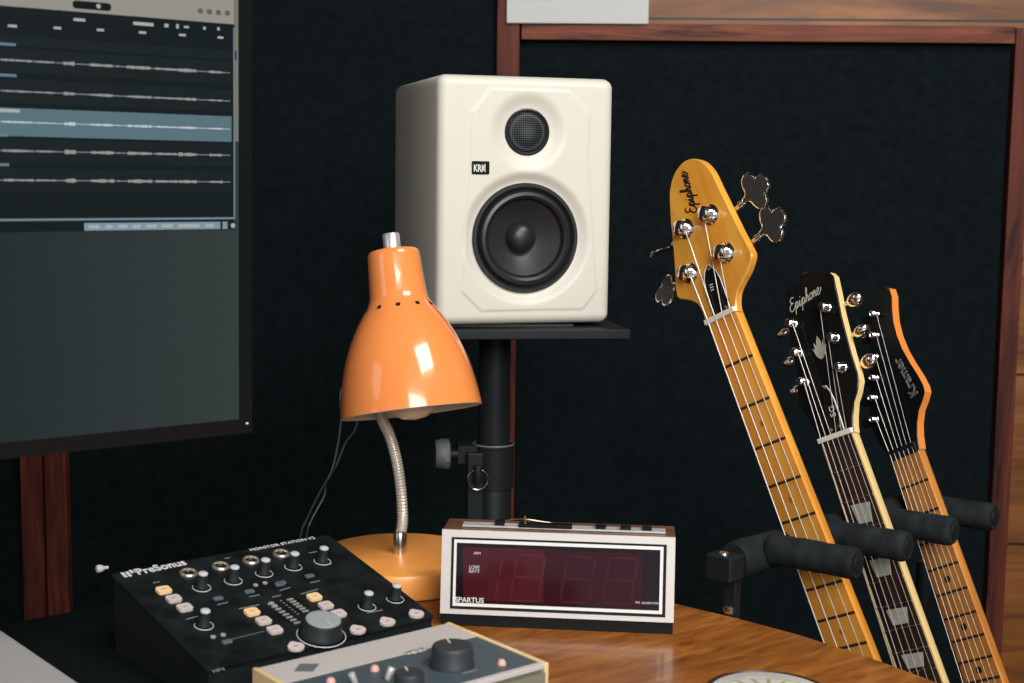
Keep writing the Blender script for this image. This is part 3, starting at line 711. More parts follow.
# white square buttons
for (x, y, off, lit) in ((363, 366, zA, 1), (420, 415, zA, 0), (482, 465, zA, 0), (865, 490, zA, 1), (930, 540, zA, 0), (995, 592, zA, 0), (310, 405, zB, 1), (375, 453, zB, 0), (448, 500, zB, 0)):
    u, v = onp(x, y, off, .0022)
    MB().prism(rrect(u-.0062, v-.0056, u+.0062, v+.0056, .0030), .0001, .0026).build('square_button', m_btn_lit if lit else m_btn, ps, bevel=.0007)
    MB().box((u, v, .0027), (.0048, .0008, .0002)).build('button_print', m_printdim, ps)
# oval buttons with pointed top
for (x, y, off) in ((205, 690, zB), (557, 594, zB), (725, 548, zB), (890, 503, zB)):
    u, v = onp(x, y, off, .002)
    P = [(u+.0072*math.cos(R_(a)), v+(.0062+(.0016 if 60 < a < 120 else 0))*math.sin(R_(a))) for a in range(0, 360, 15)]
    MB().prism(P, .0001, .0024).build('oval_button', m_btn, ps, bevel=.0006)
    MB().box((u, v, .0025), (.0042, .0006, .0002)).build('button_print', m_inkblk, ps)
# level meter: two columns of leds
mb = MB()
(pA, pB_) = V(onp(62, 450, zB)), V(onp(210, 558, zB)); (qA, qB) = V(onp(170, 425, zB)), V(onp(258, 492, zB))
for P0_, P1_, n in ((pA, pB_, 8), (qA, qB, 6)):
    for i in range(n):
        c_ = P0_+(P1_-P0_)*i/(n-1); mb.box((c_.x, c_.y, .0004), (.0058, .0020, .0008))
mb.build('level_meter', m_led, ps)
mb = MB()
(pA, pB_) = V(onp(120, 433, zB)), V(onp(215, 508, zB))
for i in range(7):
    c_ = pA+(pB_-pA)*i/6; mb.box((c_.x, c_.y, .0003), (.0018, .0010, .0004))
mb.build('meter_scale', m_printdim, ps)
# main volume knob
u, v = onp(360, 540, zB, .0145)
mk = MB().lathe([(.0175, 0), (.0175, .002), (.0168, .003), (.0160, .0125), (.0152, .014), (.014, .0145)], 48).build('main_volume_knob', m_knobblk, ps, TR(u, v, .0005))
MB().lathe([(.0150, .0135), (.0145, .0150), (.012, .0155), (.006, .0150), (.00001, .0149)], 48).build('knob_cap', m_capgrey, mk)
MB().box((.000, -.0085, .0158), (.0007, .010, .0004)).build('pointer_line', m_print, mk)
arcmark(u, v, .0205, ps, .0004)
# printed characters near the front left
u, v = pp(214, 673); text('lettering', 'HP4', .005, m_printdim, ps, TR(u, v, .0003), width=.010)

# ------------------------------------------------------------------ audio interface
vy = .690; vz = .80
va = V((math.cos(vy), math.sin(vy), 0)); vb = V((math.sin(vy), -math.cos(vy), 0)); VO = V((-.1928, 1.0359, vz))
VT = frame(va, -vb, (0, 0, 1), VO); VW, VD, VH = .186, .127, .0465
vi = thing('audio_interface', 'small pale wood sided audio interface with charcoal knobs in the foreground', 'audio interface', VT)
VTi = VT.inverted()
def vp(x, y, z=0): q = VTi @ hz(x, y, vz+z); return q.x, q.y
ws = .0042
MB().box((ws/2, -VD/2, -VH/2), (ws, VD, VH)).build('wood_side', m_walnutl, vi, bevel=.0008)
MB().box((VW-ws/2, -VD/2, -VH/2), (ws, VD, VH)).build('wood_side', m_walnutl, vi, bevel=.0008)
MB().box((VW/2, -VD/2, -VH/2-.002), (VW-2*ws, VD-.006, VH-.006)).build('chassis', m_front, vi)
yb = -.041
MB().box((VW/2, yb/2-.001, -.0022), (VW-2*ws, -yb, .003)).build('pale_top_plate', m_volt_w, vi)
MB().box((VW/2, (yb-VD)/2+.003, -.0026), (VW-2*ws, VD+yb-.006, .003)).build('slate_top_plate', m_volt_b, vi)
MB().box((VW/2, -VD+.0032, -.0022), (VW-2*ws, .0064, .0040)).build('front_lip', m_volt_w, vi, bevel=.0006)
MB().box((VW/2, -VD-.0004, -VH/2-.003), (VW-2*ws, .001, VH-.008)).build('front_panel', m_front, vi)
zC = (6.4, 240, 600); zD = (6.4, 400, 600)
def onv(px, py, off, z=-.001): return vp(*Zp(px, py, off), z)
# diamond logo
P = [onv(345, 460, zC), onv(382, 412, zC), onv(508, 412, zC), onv(466, 462, zC)]
MB().prism(P, -.0007, -.0004).build('diamond_logo', mat('grey_logo_print', (104, 108, 112), .5), vi)
a, b = V(onv(480, 425, (6.4, 240, 600))), V(onv(0, 0, zD))
for (p, q, h, s) in (((45, 352), (186, 318), .0075, 'VOLT'),):
    p, q = V(onv(*p, zD)), V(onv(*q, zD)); d = q-p
    text('lettering', s, .006, m_print, vi, TR(p.x, p.y, -.0009, 0, 0, math.atan2(d.y, d.x)), width=d.length*.95, height=h, bold=.0001)
for x, y, r, h, off, lx, ly in ((335, 285, .0172, .0165, zD, 320, 262), (60, 460, .0118, .0150, zD, 48, 465)):
    u, v = onv(x, y, off, h-.001)
    kb = MB().lathe([(r, 0), (r, .002), (r*.97, .003), (r*.93, h-.003), (r*.90, h-.001), (r*.86, h), (.00001, h)], 48).build('rotary_knob', m_voltknob, vi, TR(u, v, -.0011))
    MB().box((-.0006, r*.60, h+.0001), (.0012, r*.62, .0006)).build('pointer_line', m_print, kb, Matrix.Rotation(R_(-22), 4, 'Z'))
for x, y, off in ((650, 388, zD), (862, 425, zC), (580, 505, zC)):
    u, v = onv(x, y, off, .002)
    MB().lathe([(.0036, 0), (.0034, .002), (.0022, .0038), (.00001, .0044)], 24).build('pilot_light', m_pinkled, vi, TR(u, v, -.0011))
u, v = onv(940, 470, zC, .004); MB().cyl((u, v, -.001), (u+.004, v-.001, .008), .0022, .0030, seg=16, bev=.0005).build('toggle_switch', m_silver, vi)
u, v = onv(740, 505, zC, .003); MB().cyl((u, v, -.001), (u-.004, v, .008), .002, .0026, seg=16, bev=.0005).build('toggle_switch', m_silver, vi)
for a, b in (((400, 468), (488, 448)),):
    p, q = V(onv(*a, zD)), V(onv(*b, zD)); d = q-p; nn = V((-d.y, d.x)).normalized()*.0008
    MB().prism([tuple(p+nn), tuple(q+nn), tuple(q-nn), tuple(p-nn)], -.0011, -.0008).build('printed_legend', m_printdim, vi)
for du in (.02, VW-.02):
    for dd in (-.018, -VD+.018): MB().cyl((du, dd, -VH-.0033 if False else -(vz-MZ)+.0003), (du, dd, -VH+.003), .006, seg=16).build('rubber_foot', m_rubber, vi)

# ------------------------------------------------------------------ small things on the desk
lp0, lp1 = hz(0, 630, MZ+.016), hz(78, 683, MZ+.016)
ld = (lp1-lp0).normalized(); ln = V((ld.y, -ld.x, 0))
if ln.y > 0: ln = -ln
A = lp0-ld*.022; LT = frame(ld, -ln if False else V((0, 0, 1)).cross(ld), (0, 0, 1), (A.x, A.y, MZ+.0004))
lpt = thing('laptop', 'pale grey flat slab at the bottom left corner', 'laptop', LT)
sgn = -1
MB().prism(rrect(0, -.22, .31, 0, .010), .001, .0085).build('base', m_laptop, lpt, bevel=.001)
MB().prism(rrect(0, -.22, .31, 0, .010), .0090, .0156).build('lid', m_laptop, lpt, bevel=.0012)
e = hz(100, 570, MZ+.004)
eb = MB().lathe([(.0035, 0), (.0052, .001), (.0058, .005), (.0045, .009), (.0028, .011), (.0022, .017), (.00001, .0175)], 24).build('earplug', m_white, T=Matrix.Translation((e.x-.004, e.y, MZ+.0048)) @ Matrix.Rotation(R_(35), 4, 'Z') @ Matrix.Rotation(PI/2, 4, 'Y') @ Matrix.Scale(.75, 4))
tag(eb, 'small white earplug lying on the black mat behind the controller', 'earplug')
# coaster
ct = hz(763, 671, DZ+.006); cc = V((ct.x-.004, ct.y-.052, DZ+.0003))
co = thing('coaster', 'round white floral coaster with a dark rim at the bottom edge', 'coaster', Matrix.Translation(cc))
MB().lathe([(.048, 0), (.052, .001), (.0525, .004), (.0520, .0064), (.0500, .0070), (.0478, .0045), (.00001, .0045)], 64).build('rim', m_rimdark, co)
MB().lathe([(.0476, .0044), (.0476, .0062), (.047, .0066), (.00001, .0066)], 64).build('face', m_coaster, co)
fl_ = MB()
random.seed(3)
for i in range(4):
    a = R_(55+26*i); r0 = .020+.010*random.random(); x, y = r0*math.cos(a), r0*math.sin(a)
    P = [(x+.009*math.cos(t)*math.cos(a)-.0016*math.sin(t)*math.sin(a), y+.009*math.cos(t)*math.sin(a)+.0016*math.sin(t)*math.cos(a)) for t in [R_(k*30) for k in range(12)]]
    fl_.prism(P, .0066, .0068)
fl_.tube([(-.03, .020, .0068), (-.01, .034, .0068), (.012, .030, .0068), (.030, .022, .0068)], .0006, 4)
fl_.build('floral_print', m_olive, co)
# ------------------------------------------------------------------ guitar rack
RZ = .81
tips = [V((.330+.0657*k, 1.314+.0652*k, RZ)) for k in range(4)]
tips[3] = V((.525, 1.508, RZ)); ra = V((.757, -.653, 0)); AL = .095
rd = (tips[3]-tips[0]).normalized()
rack = thing('guitar_rack', 'black multi guitar rack with foam padded arms beside the desk', 'guitar rack', Matrix.Translation((.25, 1.38, 0)))
RO = V((.25, 1.38, 0)); ro = [p-ra*AL for p in tips]
r_start = ro[0]-rd*.040; r_end = ro[3]+rd*.05
def foam_tube(a, b, r, name, par=rack):
    n = 40; P = [a+(b-a)*i/n for i in range(n+1)]
    rad = [r*(1+.012*math.sin(i*.9)+.015*math.sin(i*.37+1)) for i in range(n+1)]; rad[0] *= .88; rad[-1] *= .86; rad[1] *= .97; rad[-2] *= .96
    return MB().tube([p-RO for p in P], r, 24, rad=rad).build(name, m_foam, par)
off = -ra*.014+V((0, 0, -.010))
foam_tube(r_start+off, r_end+off, .0185, 'padded_rail')
for k in range(4):
    arm = foam_tube(ro[k]+V((0, 0, -.002)), tips[k], .0152, 'padded_arm')
    tt = (tips[k]-RO); 
    MB().cyl(tt-ra*.004, tt+ra*.0012, .0082, seg=24, bev=.0006).build('end_plug', m_steel, arm)
br = r_start+off-RO
BT = frame(rd, ra, (0, 0, 1), br-rd*.010)
bk = MB().box((-.004, 0, -.003), (.024, .030, .025)).build('end_bracket', m_steel, rack, BT, bevel=.0025)
MB().box((.004, .004, -.050), (.010, .014, .085)).build('bracket_tab', m_steel, bk, bevel=.001)
MB().lathe([(.0065, 0), (.006, .002), (.003, .0035), (.00001, .0038)], 20).build('bolt_head', m_nickel, bk, TR(-.0012, .004, -.048, 0, -PI/2, 0))
MB().lathe([(.006, 0), (.0055, .002), (.003, .003), (.00001, .0032)], 20).build('bolt_head', m_nickel, bk, TR(-.006, 0, .0096))
be = r_end+off-RO
MB().box((0.008, 0, 0), (.022, .030, .030)).build('end_bracket', m_steel, rack, frame(rd, ra, (0, 0, 1), be), bevel=.0025)
MB().lathe([(.006, 0), (.0055, .002), (.003, .004), (.00001, .0042)], 20).build('bolt_head', m_nickel, rack, TR(be.x+.004, be.y+.004, be.z+.0155))
for q, dr in ((br-rd*.012, -1), (be+rd*.010, 1)):
    MB().tube([q-rd*dr*.0+V((0, 0, -.07)), q+V((0, 0, -.3)), q+V((0, 0, -RZ+.16)), q+ra*.10+V((0, 0, -RZ+.05)), q+ra*.36+V((0, 0, -RZ+.016))], .009, 12).build('leg', m_steel, rack)
    MB().tube([q+V((0, 0, -RZ+.16)), q-ra*.10+V((0, 0, -RZ+.016))], .010, 12).build('foot', m_steel, rack)

# ------------------------------------------------------------------ guitars
def fretpos(S, n): return [S*(1-2**(-k/12)) for k in range(n+1)]
def hsM(th):    # headstock frame tilted back by th about the nut
    a = R_(th); return Matrix(((1, 0, 0, 0), (0, math.cos(a), math.sin(a), 0), (0, -math.sin(a), math.cos(a), 0), (0, 0, 0, 1)))
def neck_mesh(w, y0, y1, z0, thick, wfun, n=14, seg=14):
    vs, fs = [], []
    for i in range(n+1):
        y = y0+(y1-y0)*i/n; hw = wfun(-y)/2
        for k in range(seg+1):
            a = PI*k/seg; vs.append((hw*math.cos(a), y, z0-thick*(math.sin(a)**.8 if math.sin(a) > 0 else 0)))
    m = seg+1
    for i in range(n):
        for k in range(seg): fs.append((i*m+k, i*m+k+1, (i+1)*m+k+1, (i+1)*m+k))
        fs.append((i*m, (i+1)*m, (i+1)*m+seg, i*m+seg))
    fs.append([k for k in range(m)]); fs.append([n*m+k for k in range(m)][::-1])
    return MB().add(vs, fs)
def guitar(label, catg, P, Rm, S, w0, w12, nfr, mats, th, outline, hs_th, posts, strings, build_extra, body, scale=1, bodyend=.95, inlays=(), binding=0, fretm=None, name='electric_guitar', nut=True, srad=None):
    m_fb, m_neck, m_face, m_side, m_body = mats
    T = frame(Rm[0], Rm[1], Rm[2], P)
    if scale != 1:
        P2 = CAM+(V(P)-CAM)*scale; T = frame(Rm[0], Rm[1], Rm[2], P2) @ Matrix.Scale(scale, 4)
    g = thing(name, label, catg, T)
    wf = lambda y: w0+(w12-w0)*y/(S/2)
    fr = fretpos(S, nfr); yl = fr[-1]+.008
    b = binding
    def fbp(e): return [(-wf(0)/2+e, 0), (wf(0)/2-e, 0), (wf(yl)/2-e, -yl), (-wf(yl)/2+e, -yl)]
    MB().prism(fbp(b), -.0055, 0).build('fretboard', m_fb, g, bevel=.0008 if not b else 0)
    if b:
        for sgn in (-1, 1):
            MB().prism([(sgn*wf(0)/2, 0), (sgn*(wf(0)/2-b), 0), (sgn*(wf(yl)/2-b), -yl), (sgn*wf(yl)/2, -yl)], -.0055, .0001).build('binding', m_bind, g, bevel=.0004)
    neck_mesh(None, .006, -yl+.02, -.0055, .0155, lambda y: wf(max(0, y))).build('neck', m_neck, g, sharp=80)
    for k in range(1, nfr+1):
        hw = wf(fr[k])/2-.0006-b*.8
        MB().tube([(-hw, -fr[k], .0001), (hw, -fr[k], .0001)], .0010 if b else .0015, 8).build('fret', fretm or m_darkmet, g)
    for k, shape in inlays:
        yc = -(fr[k-1]+fr[k])/2; h = (fr[k]-fr[k-1]); hw = wf(-yc)/2
        if shape == 'dot': MB().cyl((0, yc, -.0005), (0, yc, .0003), .0040, seg=20).build('fret_marker', m_inkblk, g)
        elif shape == 'faint': MB().cyl((0, yc, -.0005), (0, yc, .0002), .0030, seg=20).build('fret_marker', mat('amber_dot', (176, 104, 40), .4) if 'amber_dot' not in bpy.data.materials else bpy.data.materials['amber_dot'], g)
        else: MB().prism([(-hw*.50, yc+h*.36), (hw*.56, yc+h*.30), (hw*.38, yc-h*.34), (-hw*.40, yc-h*.32)], -.0004, .0003).build('fret_marker', m_pearl, g)
    HM = hsM(hs_th)
    hs = MB().prism(outline, -th, 0, 0, 1, bev=.0012).build('headstock', [m_face, m_side], g, HM)
    # nut
    if nut: MB().box((0, .002, .0004), (w0+.002, .0056, .0075)).build('nut', m_nut, g, bevel=.0008)
    else: MB().box((0, .003, .0006), (w0, .012, .006)).build('locking_nut', m_black, g, bevel=.001)
    build_extra(g, hs, HM)
    ns = len(strings); 
    by = -S
    for i, (sx, pi, mi) in enumerate(strings):
        px_, py_ = posts[pi]
        top = HM @ V((px_+(.003 if ns == 4 else 0), py_, .008 if mi else .006)); npt = V((sx*(w0/2-.0042), .003, .0036)); bp = V((sx*(.024 if ns == 4 else .026)*1.1, by, .012))
        top = top+V(((.004 if npt.x > top.x else -.004), 0, 0))
        MB().tube([top, npt, bp], srad[i], 6).build('string', m_string, g)
    # body
    bo = [(x, y-bodyend) for x, y in body]
    bo = [(p.x, p.y) for p in cat([(x, y, 0) for x, y in bo], 5)]
    MB().prism(bo, -.052, -.010, bev=.004).build('body', m_body, g)
    MB().box((0, -S+.004, -.001), (.085 if ns == 4 else .08, .035, .018)).build('bridge', m_nickel, g, bevel=.003)
    for k in range(2): MB().box((0, -S+.07+.09*k, -.004), (.085, .036, .012)).build('pickup', m_black, g, bevel=.003)
    return g
def mm(L): return [(x/1000, y/1000) for x, y in L]
def post(par, HM, x, y, r=.0070, h=.016, nm='tuner_post', slot=True):
    p = MB().lathe([(r*1.18, -.0005), (r*1.18, .0016), (r*.98, .0026), (r*.80, .005), (r*.62, .008), (r*.80, h-.004), (r*.86, h-.001), (r*.70, h), (.00001, h)], 24)
    for zz in (.006, .0078, .0096): p.tube([(r*.80*math.cos(R_(a)), r*.80*math.sin(R_(a)), zz) for a in range(0, 360, 24)], .0010, 6, closed=True)
    o = p.build(nm, m_chrome, par, TR(x, y, 0))
    MB().box((0, 0, h), (r*1.5, .0018, .0012)).build('slot', m_inkblk, o, T=Matrix.Rotation(R_(40), 4, 'Z'))
    return o
def clover(sc=1):
    H = [(0, .0016), (.004, .0022), (.0065, .0050), (.0072, .0095), (.0095, .0140), (.0140, .0160), (.0185, .0140), (.0200, .0100), (.0198, .0072), (.0235, .0075), (.0275, .0055), (.0290, 0)]
    L = [(x, y, 0) for x, y in H]+[(x, -y, 0) for x, y in H[-2::-1]]
    return [(p.x*sc, p.y*sc) for p in cat(L, 3)]
SCRIPT = {'E': ([[(.55, .92), (.34, 1.0), (.14, .86), (.2, .64), (.42, .55), (.16, .5), (.0, .28), (.08, .04), (.3, -.02), (.6, .16)]], .58),
 'p': ([[(0, .15), (.15, .5), (.03, -.42)], [(.1, .28), (.24, .5), (.37, .38), (.31, .12), (.16, .02), (.3, .04), (.52, .14)]], .5),
 'i': ([[(0, .14), (.1, .48), (.08, .12), (.14, .0), (.28, .14)], [(.15, .68), (.17, .74)]], .27),
 'h': ([[(0, .12), (.2, .7), (.24, 1.0), (.15, .96), (.05, .0)], [(.08, .2), (.22, .46), (.3, .4), (.28, .08), (.34, 0), (.46, .14)]], .45),
 'o': ([[(.3, .45), (.12, .42), (.04, .2), (.14, .0), (.28, .06), (.34, .28), (.26, .45), (.44, .3)]], .4),
 'n': ([[(0, .25), (.1, .46), (.07, 0)], [(.09, .2), (.22, .46), (.3, .38), (.28, .08), (.34, 0), (.46, .14)]], .44),
 'e': ([[(0, .15), (.22, .26), (.28, .42), (.17, .5), (.06, .3), (.08, .06), (.22, -.02), (.46, .2), (.5, .42)]], .5)}
def script_logo(m, par, T, width, r, word='Epiphone'):
    tot = sum(SCRIPT[c][1] for c in word); k = width/tot; x = 0; mb = MB()
    for c in word:
        for st_ in SCRIPT[c][0]:
            pts = [((x+px_+.28*py_)*k, py_*k*1.15, 0) for px_, py_ in st_]
            pts = cat(pts, 5, False) if len(pts) > 2 else pts
            mb.tube(pts, r, 6, T=T @ Matrix.Diagonal((1, 1, .3, 1)))
        x += SCRIPT[c][1]
    return mb.build('logo', m, par)
def oval_button(par, T, m, sx_=.0095, sy_=.0078, sz_=.0045):
    return MB().lathe([(math.sin(R_(a))**.9 if a not in (0, 180) else .00001, -math.cos(R_(a))) for a in range(0, 181, 12)], 24).build('tuner_button', m, par, T @ Matrix.Diagonal((sx_, sy_, sz_, 1)))
# --- bass
Rb = [[0.6033337459824721, -0.6727959042987088, 0.4281752703247124], [-0.3413736361853253, 0.2673451662944154, 0.901105211713161], [-0.7207304846309521, -0.6898349318626118, -0.06837642361032792]]
bass_out = mm([(-22.5, -1), (-23, 8), (-25, 20), (-30, 28), (-40, 35), (-50, 40), (-52, 47), (-50, 58), (-43, 85), (-37, 116), (-30, 145), (-25, 157), (-15, 169), (0, 175.5), (15, 173), (27, 164), (35, 149), (39, 131), (45, 104), (51, 77), (57, 53), (58, 46), (54, 39), (46, 31), (36, 24), (27, 16), (22.5, 6), (21.5, -1)])
bass_posts = mm([(18, 106), (-19, 106), (25, 60), (-28, 59)])
def bass_extra(g, hs, HM):
    for i, (x, y) in enumerate(bass_posts):
        post(hs, HM, x+.003, y, .0092, .0145)
    for i, (x0, y0, dx, dy, sc, roll) in enumerate(((45, 103, 1, .26, 1.26, 8), (54, 62, 1, .26, 1.26, 0), (-38, 103, -1, -.02, 1.08, 80), (-46, 61, -1, -.06, 1.15, 20))):
        a = math.atan2(dy, dx)
        T = TR(x0/1000, y0/1000, -.012, 0, 0, a)
        sh_ = MB().cyl((-.004, 0, 0), (.010, 0, 0), .0030, .0026, seg=14).cyl((.006, 0, 0), (.012, 0, 0), .0042, .003, seg=14).build('tuner_shaft', m_nickel, hs, T)
        kk = MB().prism(clover(sc), -.0012, .0012, bev=.0005)
        kk.tube([(p[0], p[1], 0) for p in clover(sc)], .0013, 8, closed=True)
        kk.build('tuner_key', m_chrome, sh_, TR(.0115, 0, 0, R_(roll), 0, 0))
    co_ = mm([(-7, 4), (16, 4), (14.5, 22), (13, 38), (10, 48), (6, 53), (3, 57), (0, 57), (-5, 52), (-8, 45), (-9, 34), (-8, 20)])
    tc_ = MB().prism(co_, .0002, .0022).build('truss_rod_cover', m_gloss, hs)
    rim = MB().tube([(x, y, .0022) for x, y in co_], .0006, 5, closed=True).build('cover_edge', m_nut, tc_)
    MB().lathe([(.0022, 0), (.002, .0008), (.00001, .001)], 14).build('screw', m_nickel, tc_, TR(.0105, .0075, .0022))
    MB().lathe([(.0022, 0), (.002, .0008), (.00001, .001)], 14).build('screw', m_nickel, tc_, TR(.0015, .0535, .0022))
    text('cover_lettering', 'III', .005, m_print, tc_, TR(.0015, .030, .0023, 0, 0, PI/2), width=.007, height=.0045)
    script_logo(m_inkblk, hs, TR(.0035, .117, .0003, 0, 0, PI/2), .047, .0009)
bass_body = [(0, .60), (.045, .50), (.10, .56), (.16, .52), (.17, .42), (.12, .34), (.125, .26), (.17, .16), (.16, .06), (.08, 0), (-.04, 0), (-.14, .05), (-.17, .15), (-.13, .27), (-.125, .36), (-.17, .46), (-.16, .55), (-.08, .57), (-.045, .50)]
bass_out = [(p.x, p.y) for p in cat([(x, y, 0) for x, y in bass_out[:-1]], 3, False)]+[bass_out[-1]]
guitar('orange maple bass headstock and neck with cloverleaf tuners, leftmost in the rack', 'bass guitar', (.2148, 1.4527, 1.0295), Rb, .864, .040, .053, 20,
       (m_maple_r, m_maple, m_maple, m_maple, m_body_o), .0095, bass_out, 10, bass_posts,
       [(-1, 3, 1), (-.33, 1, 1), (.33, 0, 1), (1, 2, 1)], bass_extra, [(x*.9, y*.9) for x, y in bass_body], inlays=[(3, 'faint'), (5, 'faint'), (7, 'faint'), (9, 'faint')],
       srad=[.0008, .0007, .0006, .0005], name='bass_guitar', bodyend=.965)
# --- black headstock, dark fretboard
Rs = [[0.6283123518156493, -0.6594148226436252, 0.41279011644389474], [-0.3013511581858559, 0.28288364704251256, 0.9105846043591833], [-0.7172245589882789, -0.696526333970083, -0.020976130965108197]]
sg_out = mm([(-22.5, -1), (-24, 8), (-27, 20), (-34, 34), (-40, 50), (-39, 60), (-35, 80), (-34, 104), (-33, 137), (-31, 160), (-30, 172), (-26, 179), (-18, 181), (-10, 184), (-2, 189), (8, 189), (18, 184), (27, 179), (36, 177), (40, 171), (40, 150), (39, 126), (40, 100), (41, 80), (43, 60), (43, 50), (37, 38), (31, 30), (26, 16), (23.5, 6), (23, -1)])
sg_posts = mm([(24, 140), (26, 104), (27, 70), (-24, 138), (-25, 104), (-25, 70)])
def tulip():
    return [(p.x, p.y) for p in cat([(0, -.0035, 0), (.004, -.0050, 0), (.011, -.0085, 0), (.0165, -.0075, 0), (.0185, 0, 0), (.0165, .0075, 0), (.011, .0085, 0), (.004, .0050, 0), (0, .0035, 0)], 4)]
def sg_extra(g, hs, HM):
    for i, (x, y) in enumerate(sg_posts):
        post(hs, HM, x, y, .0052, .012)
        s = 1 if x > 0 else -1
        ex = (.041 if s > 0 else -.035); 
        sh_ = MB().cyl((-.004, 0, 0), (.008, 0, 0), .0026, seg=12).build('tuner_shaft', m_nickel, hs, TR(ex, y-.001, -.0095, 0, 0, 0 if s > 0 else PI))
        oval_button(sh_, TR(.0125, 0, 0, R_((30, 55, 20, 60, 48, 52)[i]), 0, R_(18 if s > 0 else 0)), m_chrome)
    cv = mm([(-7, 5), (13, 5), (11, 20), (8, 38), (5, 50), (3, 57), (0, 60), (-3, 57), (-5, 46), (-6, 30), (-7, 16)])
    tc_ = MB().prism(cv, .0002, .0020).build('truss_rod_cover', m_gloss, hs)
    MB().tube([(.013, .005, .0021), (.0115, .020, .0021), (.009, .038, .0021), (.006, .050, .0021), (.002, .057, .0021), (-.002, .0575, .0021)], .0009, 5).build('cover_edge', m_nut, tc_)
    for x, y in ((0, .056), (.008, .010), (-.003, .009)): MB().lathe([(.0020, 0), (.0018, .0008), (.00001, .001)], 14).build('screw', m_nickel, tc_, TR(x, y, .0020))
    text('cover_lettering', 'SG', .007, m_print, tc_, TR(.0065, .022, .0022, 0, 0, PI/2), width=.012, height=.0068)
    script_logo(m_pearl2, hs, TR(-.025, .152, .0003, 0, 0, R_(9)), .046, .00060)
    E_ = [(x/1000, (y*.98+88)/1000) for x, y in [(0, 27), (3, 20), (3, 15), (6.5, 21), (6.2, 12), (9.5, 15), (6, 5), (1.5, 0), (-1.5, 0), (-6, 5), (-9.5, 15), (-6.2, 12), (-6.5, 21), (-3, 15), (-3, 20)]]
    MB().prism([(x+.003, y) for x, y in E_], .0001, .0005).build('crown_inlay', m_pearl, hs)
sg_body = [(0, .38), (.04, .33), (.10, .41), (.14, .38), (.13, .30), (.105, .24), (.15, .14), (.15, .05), (.08, 0), (-.08, 0), (-.15, .05), (-.155, .14), (-.11, .24), (-.13, .31), (-.14, .39), (-.10, .43), (-.04, .35)]
guitar('black headstock guitar with dark fretboard and cream binding, middle of the rack', 'electric guitar', (.3483, 1.4994, .8978), Rs, .628, .043, .053, 22,
       (m_rose, m_bind, m_hsblk, m_bind, m_body_b), .0115, sg_out, 12, sg_posts,
       [(-1, 5, 1), (-.6, 4, 1), (-.2, 3, 1), (.2, 0, 1), (.6, 1, 1), (1, 2, 1)], sg_extra, sg_body, scale=.985, bodyend=.79,
       inlays=[(k, 'trap') for k in (3, 5, 7, 9, 12, 15, 17, 19)], binding=.0026, fretm=m_nickel, srad=[.0006, .0005, .00045, .0004, .00035, .00035])
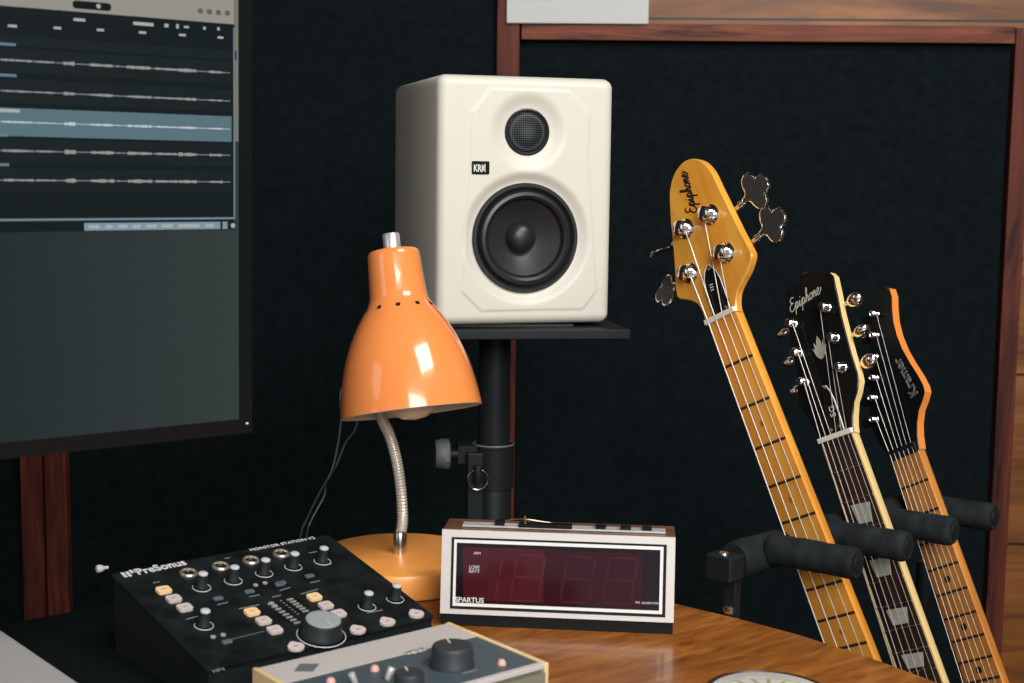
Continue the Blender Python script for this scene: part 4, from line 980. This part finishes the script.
# --- third guitar
Rk = [[0.4933139805265936, -0.7414161869773939, 0.4549102706082925], [-0.2691402320423, 0.36721277093339144, 0.890347300978465], [-0.8271667619731976, -0.5616554268867371, -0.018393730873661474]]
k_out = mm([(-22.5, -1), (-26, 10), (-33, 24), (-38, 40), (-38, 52), (-34, 72), (-26, 95), (-19, 120), (-9, 147), (0, 172), (9, 188), (20, 195), (31, 196), (37, 192), (38, 182), (34, 168), (31, 153), (31, 135), (34, 117), (40, 98), (47, 80), (51, 66), (51, 58), (45, 50), (36, 41), (29, 28), (25, 14), (23, -1)])
k_posts = mm([(-28, 51), (-22, 76), (-13, 98), (-6, 122), (3, 146), (11, 170)])
def k_extra(g, hs, HM):
    MB().prism(k_out, .0001, .0004).build('face_veneer', m_hsblk, hs)
    for x, y in k_posts:
        post(hs, HM, x, y, .0036, .008)
        sh_ = MB().cyl((-.002, 0, 0), (.008, 0, 0), .0024, seg=12).build('tuner_shaft', m_black, hs, TR(x-.0105, y+.002, -.0095, 0, 0, R_(168)))
        oval_button(sh_, TR(.0125, 0, 0, R_(40), 0, 0), m_black)
    text('logo', 'Kramer', .012, m_printdim, hs, TR(.0420, .060, .0006, 0, 0, R_(90+15)), width=.052, height=.0125, outline=.00022, bold=0)
k_body = [(0, .38), (.04, .30), (.11, .38), (.14, .33), (.115, .24), (.15, .13), (.14, .04), (.06, 0), (-.08, 0), (-.15, .05), (-.155, .14), (-.12, .24), (-.15, .36), (-.12, .42), (-.04, .34)]
guitar('black angular headstock guitar with black dotted maple neck, rightmost in the rack', 'electric guitar', (.4537, 1.6145, .8583), Rk, .648, .043, .053, 22,
       (m_maple_k, m_maple_k, m_hsblk, m_maple_side, m_body_b), .0128, k_out, 8, k_posts,
       [(-1, 0, 0), (-.6, 1, 0), (-.2, 2, 0), (.2, 3, 0), (.6, 4, 0), (1, 5, 0)], k_extra, k_body, scale=.955, bodyend=.775,
       inlays=[(3, 'dot'), (5, 'dot'), (7, 'dot'), (9, 'dot'), (15, 'dot')], nut=False, srad=[.00035, .0003, .0003, .00022, .0002, .0002])

# ------------------------------------------------------------------ light
w = bpy.data.worlds.new('studio_air'); SC.world = w; w.use_nodes = True
w.node_tree.nodes['Background'].inputs[0].default_value = (.84, .93, 1, 1); w.node_tree.nodes['Background'].inputs[1].default_value = .42
def area(name, loc, target, size, power, col=(1, 1, 1), sy=None):
    l = bpy.data.lights.new(name, 'AREA'); l.energy = power; l.color = col; l.size = size; l.shape = 'RECTANGLE'; l.size_y = sy or size
    o = bpy.data.objects.new(name, l); COL.objects.link(o); o.location = loc
    o.rotation_euler = (V(target)-V(loc)).to_track_quat('-Z', 'Y').to_euler(); return o
area('window_light', (.60, -1.3, 2.1), (.1, 1.6, .95), 1.4, 68, (1, .99, .975), 1.1)
area('overhead_light', (.75, .55, 2.5), (.05, 1.35, .8), .8, 34, (1, .99, .97), .8)
area('left_fill_light', (-1.9, .1, 1.7), (.1, 1.6, .95), 1.0, 5, (.95, .98, 1), 1.2)  # added weak fill from the left for the speaker's side, no window there
vs_ = SC.view_settings; vs_.view_transform = 'Standard'; vs_.look = 'None'; vs_.exposure = 0; vs_.gamma = 1; vs_.use_curve_mapping = False
